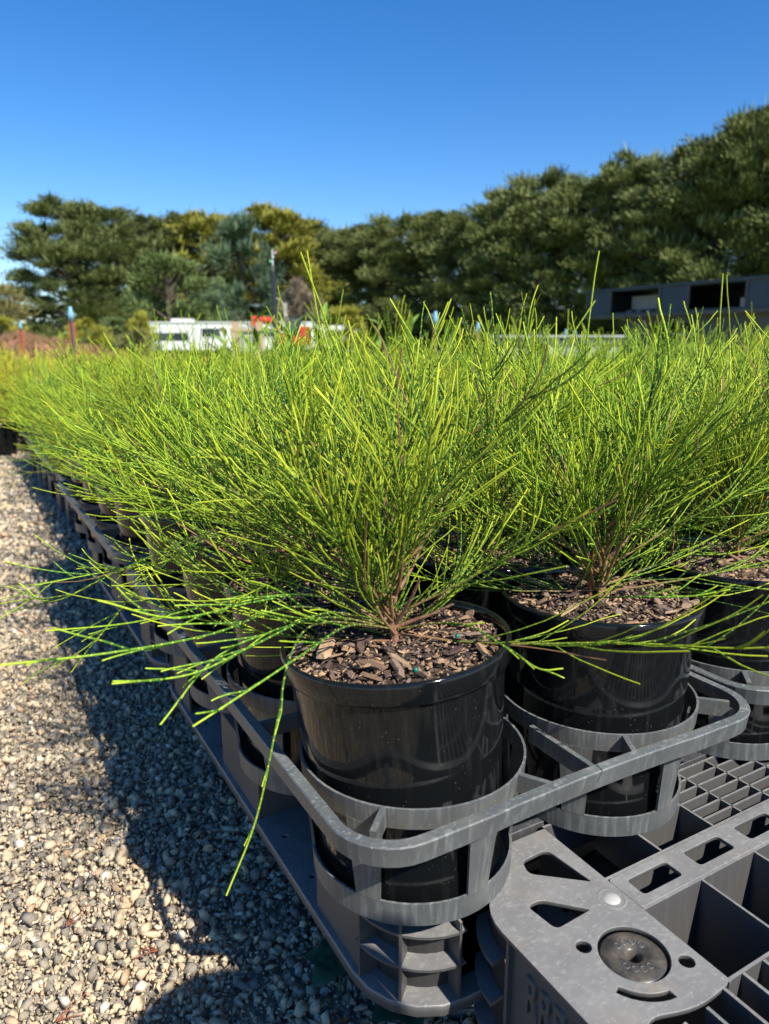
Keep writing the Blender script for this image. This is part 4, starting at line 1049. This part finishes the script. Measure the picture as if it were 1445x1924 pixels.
# ------------------------------------------------------------------ far objects
def earth_mound():
    n, m_ = 60, 24; V = []; r = np.random.default_rng(3)
    for j in range(m_):
        for i in range(n):
            u, v = i/(n-1), j/(m_-1); e = math.sin(math.pi*u)**.5*math.sin(math.pi*v)**.7
            V.append((-3.5+9.5*u, 31+4.5*v, e*(1.0+.10*math.sin(u*19+v*3)+.07*math.sin(u*41+1))*1.0+r.normal(0, .06)*e-.05))
    F = [(j*n+i, j*n+i+1, (j+1)*n+i+1, (j+1)*n+i) for j in range(m_-1) for i in range(n-1)]
    o = mk('earth_mound', npmesh('earth_mound', V, F, M['dirt'], smooth=False)); tag(o, 'long low heap of reddish earth beyond the path on the left', 'earth mound')
earth_mound()
def mound_plants():
    n = 26000; u = rng.random(n); v = rng.uniform(.02, .7, n); e = np.sin(np.pi*u)**.5*np.sin(np.pi*v)**.7
    P = np.stack([-3.5+9.5*u, 31+4.5*v, e*(1+.10*np.sin(u*19+v*3)+.07*np.sin(u*41+1))-.08], 1)
    clump = (np.sin(P[:, 0]*5.1+np.sin(P[:, 1]*3))+np.sin(P[:, 1]*4.3+P[:, 0]*1.7)) > rng.normal(-.4, .5, n); P = P[clump]; n = len(P)
    a = rng.random(n)*6.28; s_ = np.stack([np.cos(a)*.02, np.sin(a)*.02, 0*a], 1); tip = np.stack([rng.normal(0, .10, n), rng.normal(0, .10, n), rng.uniform(.08, .38, n)], 1)
    V = np.stack([P-s_, P+s_, P+tip], 1).reshape(-1, 3)
    m = leafmat('rusty_brown_foliage', (.20, .085, .04), (.36, .24, .13))
    o = mk('rusty_plants', npmesh('rusty_plants', V, np.arange(n*3).reshape(-1, 3), m, attrs=dict(rnd=np.repeat(rng.random(n), 3)))); tag(o, 'low rusty-brown plants covering the reddish earth heap on the left', 'ground cover', kind='stuff')
mound_plants()
def green_mound():
    n, m_ = 30, 12; V = []
    for j in range(m_):
        for i in range(n):
            u, v = i/(n-1), j/(m_-1); V.append((4+5*u, 43+3*v, 1.75*math.sin(math.pi*u)**.8*math.sin(math.pi*v)**.6-.05))
    F = [(j*n+i, j*n+i+1, (j+1)*n+i+1, (j+1)*n+i) for j in range(m_-1) for i in range(n-1)]
    o = mk('grassy_mound', npmesh('grassy_mound', V, F, mat('mound_grass', (.10, .19, .03), rough=.9, var=(.2, .28, .06), vscale=2), smooth=True)); tag(o, 'small bright green grassy mound behind the red earth', 'grassy mound')
green_mound()
def frame(origin, heading):      # local x to the right along the picture
    return origin, heading
VR = R(-29.9)      # facing the camera
def caravan():
    t = thing('caravan', 'long white caravan parked in front of the trees, roof hatch at its left', 'caravan', (10.377, 45.945, 0), VR+R(1))
    L = 9.6
    bm = bmesh.new(); box(bm, 0, L, 0, 2.3, .45, 2.0); mk('body', bm_mesh('body', bm, M['white'], bevel=.08, seg=2), t)
    mk('roof_edge', boxm('roof_edge', -.05, L+.05, -.06, 2.36, 2.0, 2.09, M['offwhite'], bevel=.02), t)
    mk('roof_hatch', boxm('roof_hatch', 1.2, 2.4, .5, 1.4, 2.09, 2.28, M['white'], bevel=.05), t)
    mk('flue', boxm('flue', 7.9, 8.05, .8, .95, 2.09, 3.2, M['corrug']), t)
    mk('awning_bay', boxm('awning_bay', .15, 2.3, -.03, 0, 1.0, 1.45, M['glass'], bevel=.005), t)
    for k, x in enumerate((3.1, 4.9, 6.7)):
        w = mk('window', boxm('window', x, x+1.1, -.03, -.002, 1.2, 1.7, M['glass'], bevel=.006), t)
        bm = bmesh.new(); box(bm, x-.06, x+1.16, -.045, -.031, 1.7, 1.76); box(bm, x-.06, x+1.16, -.045, -.031, 1.14, 1.2); box(bm, x-.06, x, -.044, -.031, 1.2, 1.7); box(bm, x+1.1, x+1.16, -.044, -.031, 1.2, 1.7)
        mk('window_frame', bm_mesh('window_frame', bm, M['white']), w)
    for k in range(9): mk('panel_strip', boxm('panel_strip', 2.5+k*.8, 2.54+k*.8, -.014, -.001, .5, 1.98, M['offwhite']), t)
    mk('door', boxm('door', 8.5, 9.2, -.03, -.002, .55, 1.85, M['offwhite'], bevel=.01), t)
    for x in (4.4, 5.4):
        bm = bmesh.new(); cyl(bm, (x, -.05, .33), (x, .2, .33), .33, n=20); mk('wheel', bm_mesh('wheel', bm, M['rubber']), t)
    for x in (.4, 9.2): mk('leg', boxm('leg', x, x+.08, .2, .28, 0, .45, M['steel_grey']), t)
caravan()
def van():
    t = thing('van', 'white van with a dark rear window, right of the red excavator', 'van', (18.3, 41.2, 0), VR)
    bm = bmesh.new(); prof = [(0, .35), (3.15, .35), (3.2, .9), (3.0, 1.72), (2.8, 1.85), (.1, 1.9), (0, 1.8)]
    a = [bm.verts.new((x, 0, z)) for x, z in prof]; b = [bm.verts.new((x, 1.8, z)) for x, z in prof]; bm.faces.new(a); bm.faces.new(b[::-1])
    for i in range(len(prof)): bm.faces.new((a[i], b[i], b[(i+1) % len(prof)], a[(i+1) % len(prof)]))
    mk('body', bm_mesh('body', bm, M['white'], bevel=.06, seg=2), t)
    mk('window', boxm('window', 2.35, 2.85, -.02, -.002, 1.15, 1.6, M['glass'], bevel=.006), t)
    mk('window', boxm('window', 1.2, 2.1, -.02, -.002, 1.2, 1.6, M['glass'], bevel=.006), t)
    mk('bumper', boxm('bumper', 3.15, 3.28, .1, 1.7, .4, .6, M['rubber'], bevel=.02), t)
    for x in (.65, 2.6):
        bm = bmesh.new(); cyl(bm, (x, -.04, .33), (x, .2, .33), .33, n=20); w = mk('wheel', bm_mesh('wheel', bm, M['rubber']), t)
        bm = bmesh.new(); cyl(bm, (x, -.06, .33), (x, -.041, .33), .18, n=14); mk('rim', bm_mesh('rim', bm, M['offwhite']), w)
van()
def excavator():
    t = thing('excavator', 'red excavator with its arm folded out to the left, dark cab glass', 'excavator', (13.5, 33.76, 0), VR)
    mk('counterweight', boxm('counterweight', .35, 1.5, 0, 1.5, .75, 1.15, M['red'], bevel=.06), t)
    mk('body', boxm('body', -.15, .35, .1, 1.4, .8, 1.3, M['red'], bevel=.06), t)
    mk('engine_cover', boxm('engine_cover', 1.12, 1.5, .1, 1.4, 1.1501, 1.6, M['red'], bevel=.08), t)
    c = mk('cab', boxm('cab', .45, 1.1, 0.05, .9, 1.1503, 2.0, M['glass'], bevel=.05), t)
    for x in (.44, .98):
        mk('cab_post', boxm('cab_post', x, x+.06, .03, .09, 1.15, 1.98, M['black_metal']), c)
    mk('cab_roof', boxm('cab_roof', .42, 1.13, .02, .93, 2.0, 2.06, M['black_metal'], bevel=.015), c)
    bm = bmesh.new()
    for (p, q, r) in (((.05, .3, 1.2), (-.1, .3, 1.85), .14), ((-.1, .3, 1.85), (-1.15, .3, 1.95), .16)):
        cyl(bm, p, q, r, r*.85, 8)
    mk('boom', bm_mesh('boom', bm, M['red']), t)
    bm = bmesh.new(); cyl(bm, (-1.1, .3, 1.95), (-1.25, .3, .9), .13, .10, 8); mk('stick', bm_mesh('stick', bm, M['red']), t)
    bm = bmesh.new(); lathe(bm, [(.0, -.25), (.28, -.25), (.30, .25), (0, .25)], 12, 0, math.pi); b_ = mk('bucket', bm_mesh('bucket', bm, M['black_metal']), t, (-1.25, .3, .75)); b_.rotation_euler = (R(90), 0, 0)
    bm = bmesh.new(); cyl(bm, (-.15, .3, 1.55), (-.75, .3, 1.85), .045, n=8); mk('hydraulic_ram', bm_mesh('hydraulic_ram', bm, M['steel_grey']), t)
    for y in (0, 1.15):
        bm = bmesh.new(); prof = [(-.6, .08), (-.45, 0), (1.5, 0), (1.7, .12), (1.75, .35), (1.55, .52), (-.5, .52), (-.68, .35)]
        a = [bm.verts.new((x, y, z)) for x, z in prof]; b = [bm.verts.new((x, y+.35, z)) for x, z in prof]; bm.faces.new(a); bm.faces.new(b[::-1])
        for i in range(8): bm.faces.new((a[i], b[i], b[(i+1) % 8], a[(i+1) % 8]))
        mk('track', bm_mesh('track', bm, M['rubber']), t)
    mk('undercarriage', boxm('undercarriage', 0, 1.1, .36, 1.14, .3, .8, M['black_metal']), t)
excavator()
def slatted_crate():
    t = thing('timber_crate', 'white slatted crate held between two pale timber posts left of the excavator', 'crate', (9.7, 28.9, 0), VR)
    for x in (0, .95): mk('post', boxm('post', x, x+.26, 0, .2, 0, 1.62, M['timber'], bevel=.01), t)
    for k in range(8): mk('slat', boxm('slat', .27, .94, .05, .09, .5+k*.11, .56+k*.11, M['offwhite']), t)
    mk('back_panel', boxm('back_panel', .27, .94, .14, .17, .4, 1.45, M['corrug']), t)
    mk('top_board', boxm('top_board', -.05, 1.26, -.02, .22, 1.25, 1.33, M['timber']), t)
slatted_crate()
def post(x, y, h, label, w=.035):
    t = thing('marker_post', label, 'post', (x, y, 0), random.uniform(-.2, .2), 'rusty posts with pale blue caps')
    bm = bmesh.new(); box(bm, -w/2, w/2, -.003, .003, 0, h-.11); box(bm, -.003, .003, -w/2, -.0031, 0, h-.11); mk('steel_picket', bm_mesh('steel_picket', bm, M['rust']), t)
    bm = bmesh.new(); cyl(bm, (0, -.022, 0), (0, -.022, h-.08), .008, n=8); mk('riser_pipe', bm_mesh('riser_pipe', bm, M['steel_grey']), t)
    bm = bmesh.new(); lathe(bm, [(0, h-.11), (.022, h-.11), (.024, h-.05), (.014, h-.02), (.012, h), (0, h)], 14); mk('cap', bm_mesh('cap', bm, M['blue_cap'], smooth=True), t)
post(.858, 6.43, .99, 'rusty post with a pale blue cap on the left, beside the red earth mound', .05)
post(3.337, 5.0, .955, 'rusty post with a pale blue cap right of centre, the tallest there', .045)
post(4.84, 6.45, .93, 'slimmer rusty post with a blue cap, just right of the central one', .05)
post(8.46, 8.98, .95, 'rusty capped post nearest the left corner of the steel bin', .09)
post(8.94, 9.28, .95, 'rusty capped post almost hidden behind the steel bin corner', .09)
post(1.015, 13.26, 1.05, 'thin rusty post far left in front of the red earth mound', .08)
def riser():
    t = thing('irrigation_riser', 'tall dark pole topped with glassy sprinkler fittings in front of the golden cypress', 'pole', (2.615, 6.571, 0))
    bm = bmesh.new(); cyl(bm, (0, 0, 0), (0, 0, 1.35), .021, n=12); mk('pole', bm_mesh('pole', bm, M['black_metal'], smooth=False), t)
    bm = bmesh.new(); cyl(bm, (0, 0, 1.35), (0, 0, 1.40), .014, .010, n=10); mk('collar', bm_mesh('collar', bm, M['steel_grey']), t)
    bm = bmesh.new(); cyl(bm, (0, 0, 1.40), (0, 0, 1.54), .007, .005, n=8); mk('nozzle_tube', bm_mesh('nozzle_tube', bm, M['clear']), t)
    for dx, z, mm in ((-.027, 1.43, 'greenfit'), (.0, 1.468, 'clear'), (.024, 1.505, 'pink')):
        bm = bmesh.new(); bmesh.ops.create_uvsphere(bm, u_segments=10, v_segments=8, radius=.011); mk('fitting', bm_mesh('fitting', bm, M[mm], smooth=True), t, (dx, -.012, z))
    P = crom([(0, 0, 1.12), (.06, 0, 1.10), (.12, .0, 1.0), (.13, 0, .85), (.12, 0, .6)], 16)
    V, F, A = tubes([(P[None], .005, .005, 0, 0, 1, 1)], 6); mk('drip_hose', npmesh('drip_hose', V, F, M['timber'], smooth=True), t)
riser()
def blue_roof():
    t = thing('shed', 'small shed with a pale blue roof far away on the left', 'shed', (4.6, 78, 0), VR)
    mk('wall', boxm('wall', 0, 3.0, 0, 3, 0, 1.2, M['offwhite']), t)
    bm = bmesh.new(); a = [bm.verts.new(p) for p in ((-.2, -.3, 1.15), (3.3, -.3, 1.15), (3.3, 3.2, 1.15), (-.2, 3.2, 1.15), (.9, 1.5, 2.3), (2.3, 1.5, 2.3))]
    for f in ((0, 1, 5, 4), (1, 2, 5), (2, 3, 4, 5), (3, 0, 4), (3, 2, 1, 0)): bm.faces.new([a[i] for i in f])
    mk('roof', bm_mesh('roof', bm, M['blue_roof']), t)
blue_roof()
def steel_bin():
    X = 9.3; t = thing('steel_machine', 'long blue-grey steel machine housing with two openings, standing on a dull lower body at right', 'machine', (X, 0, 0))
    zb, zt = 1.155, 1.585
    # faces made of the plates between the openings
    ys = [(9.42, 8.90), (7.93, 7.42), (6.50, 4.4)]
    for a, b in ys: mk('panel', boxm('panel', 0, .05, b, a, zb, zt-.035, M['steel_blue'], bevel=.006), t)
    for a, b in ((8.90, 7.93), (7.42, 6.50)):
        mk('sill', boxm('sill', 0, .05, b+.001, a-.001, zb, zb+.05, M['steel_blue']), t)
        mk('lintel', boxm('lintel', .0, .05, b+.001, a-.001, zt-.05, zt-.035, M['steel_blue']), t)
    mk('roof', boxm('roof', -.03, 1.6, 4.4, 9.45, zt-.034, zt, M['steel_blue'], bevel=.006), t)
    mk('floor', boxm('floor', .06, 1.55, 4.4, 9.40, zb-.02, zb, M['steel_blue']), t)
    mk('back_panel', boxm('back_panel', 1.5, 1.55, 4.4, 9.3, zb+.001, zt-.035, M['black_metal']), t)
    mk('end_panel', boxm('end_panel', .051, 1.5, 9.36, 9.41, zb+.001, zt-.035, M['steel_blue']), t)
    for y in (9.40, 8.90, 7.93, 7.42, 6.50, 5.6): mk('edge_angle', boxm('edge_angle', -.018, -.001, y-.03, y+.0, zb-.015, zt-.036, M['steel_grey']), t)
    mk('bottom_rail', boxm('bottom_rail', -.03, -.0185, 4.4, 9.42, zb-.03, zb+.02, M['steel_grey']), t)
    # pale corrugated sheet seen through the first opening
    bm = bmesh.new(); n = 60; lo, hi = [], []
    for i in range(n+1):
        y = 8.85-i*.95/n; x = .45+.018*math.sin(i*1.6); lo.append(bm.verts.new((x, y, zb+.11))); hi.append(bm.verts.new((x, y, zt-.11)))
    for i in range(n): bm.faces.new((lo[i], lo[i+1], hi[i+1], hi[i]))
    mk('corrugated_sheet', bm_mesh('corrugated_sheet', bm, M['corrug'], smooth=True), t)
    for k in range(4): 
        bm = bmesh.new(); cyl(bm, (.3, 8.8-k*.2, zb+.055), (.3, 8.72-k*.2, zb+.055), .04, n=10); mk('roller', bm_mesh('roller', bm, M['corrug'], smooth=True), t)
    mk('pale_box', boxm('pale_box', .5, .62, 6.78, 6.92, zb+.002, zb+.20, M['offwhite'], bevel=.01), t)
    # lower body
    for a, b in ((8.66, 8.20), (7.3, 6.1), (5.7, 4.4)): mk('lower_panel', boxm('lower_panel', .12, .17, b, a, 0, zb-.021, M['steel_grey'], bevel=.004), t)
    for a, b in ((8.20, 7.3), (6.1, 5.7)): mk('lower_lintel', boxm('lower_lintel', .12, .17, b+.001, a-.001, 1.02, zb-.021, M['steel_grey']), t)
    mk('lower_back', boxm('lower_back', 1.3, 1.35, 4.4, 8.6, 0, zb-.021, M['black_metal']), t)
    mk('shelf', boxm('shelf', .4, .8, 7.5, 8.0, .85, .88, M['corrug']), t)
steel_bin()
def trough():
    t = thing('steel_bench', 'low grey steel bench with pale side panels left of the steel machine', 'bench', (6.188, 7.977, 0), VR)
    mk('bench_top', boxm('bench_top', 0, 1.78, 0, .7, .80, .83, M['corrug'], bevel=.004), t)
    mk('apron', boxm('apron', .02, 1.76, .03, .06, .72, .799, M['steel_blue']), t)
    for x in (.14, .80, 1.3): mk('side_panel', boxm('side_panel', x, x+.4, .07, .10, .35, .719, M['corrug']), t)
    for x in (0.02, .58, 1.18, 1.70): mk('leg', boxm('leg', x, x+.06, .07, .13, 0, .718, M['steel_grey']), t)
trough()
print('objects', len(bpy.data.objects))
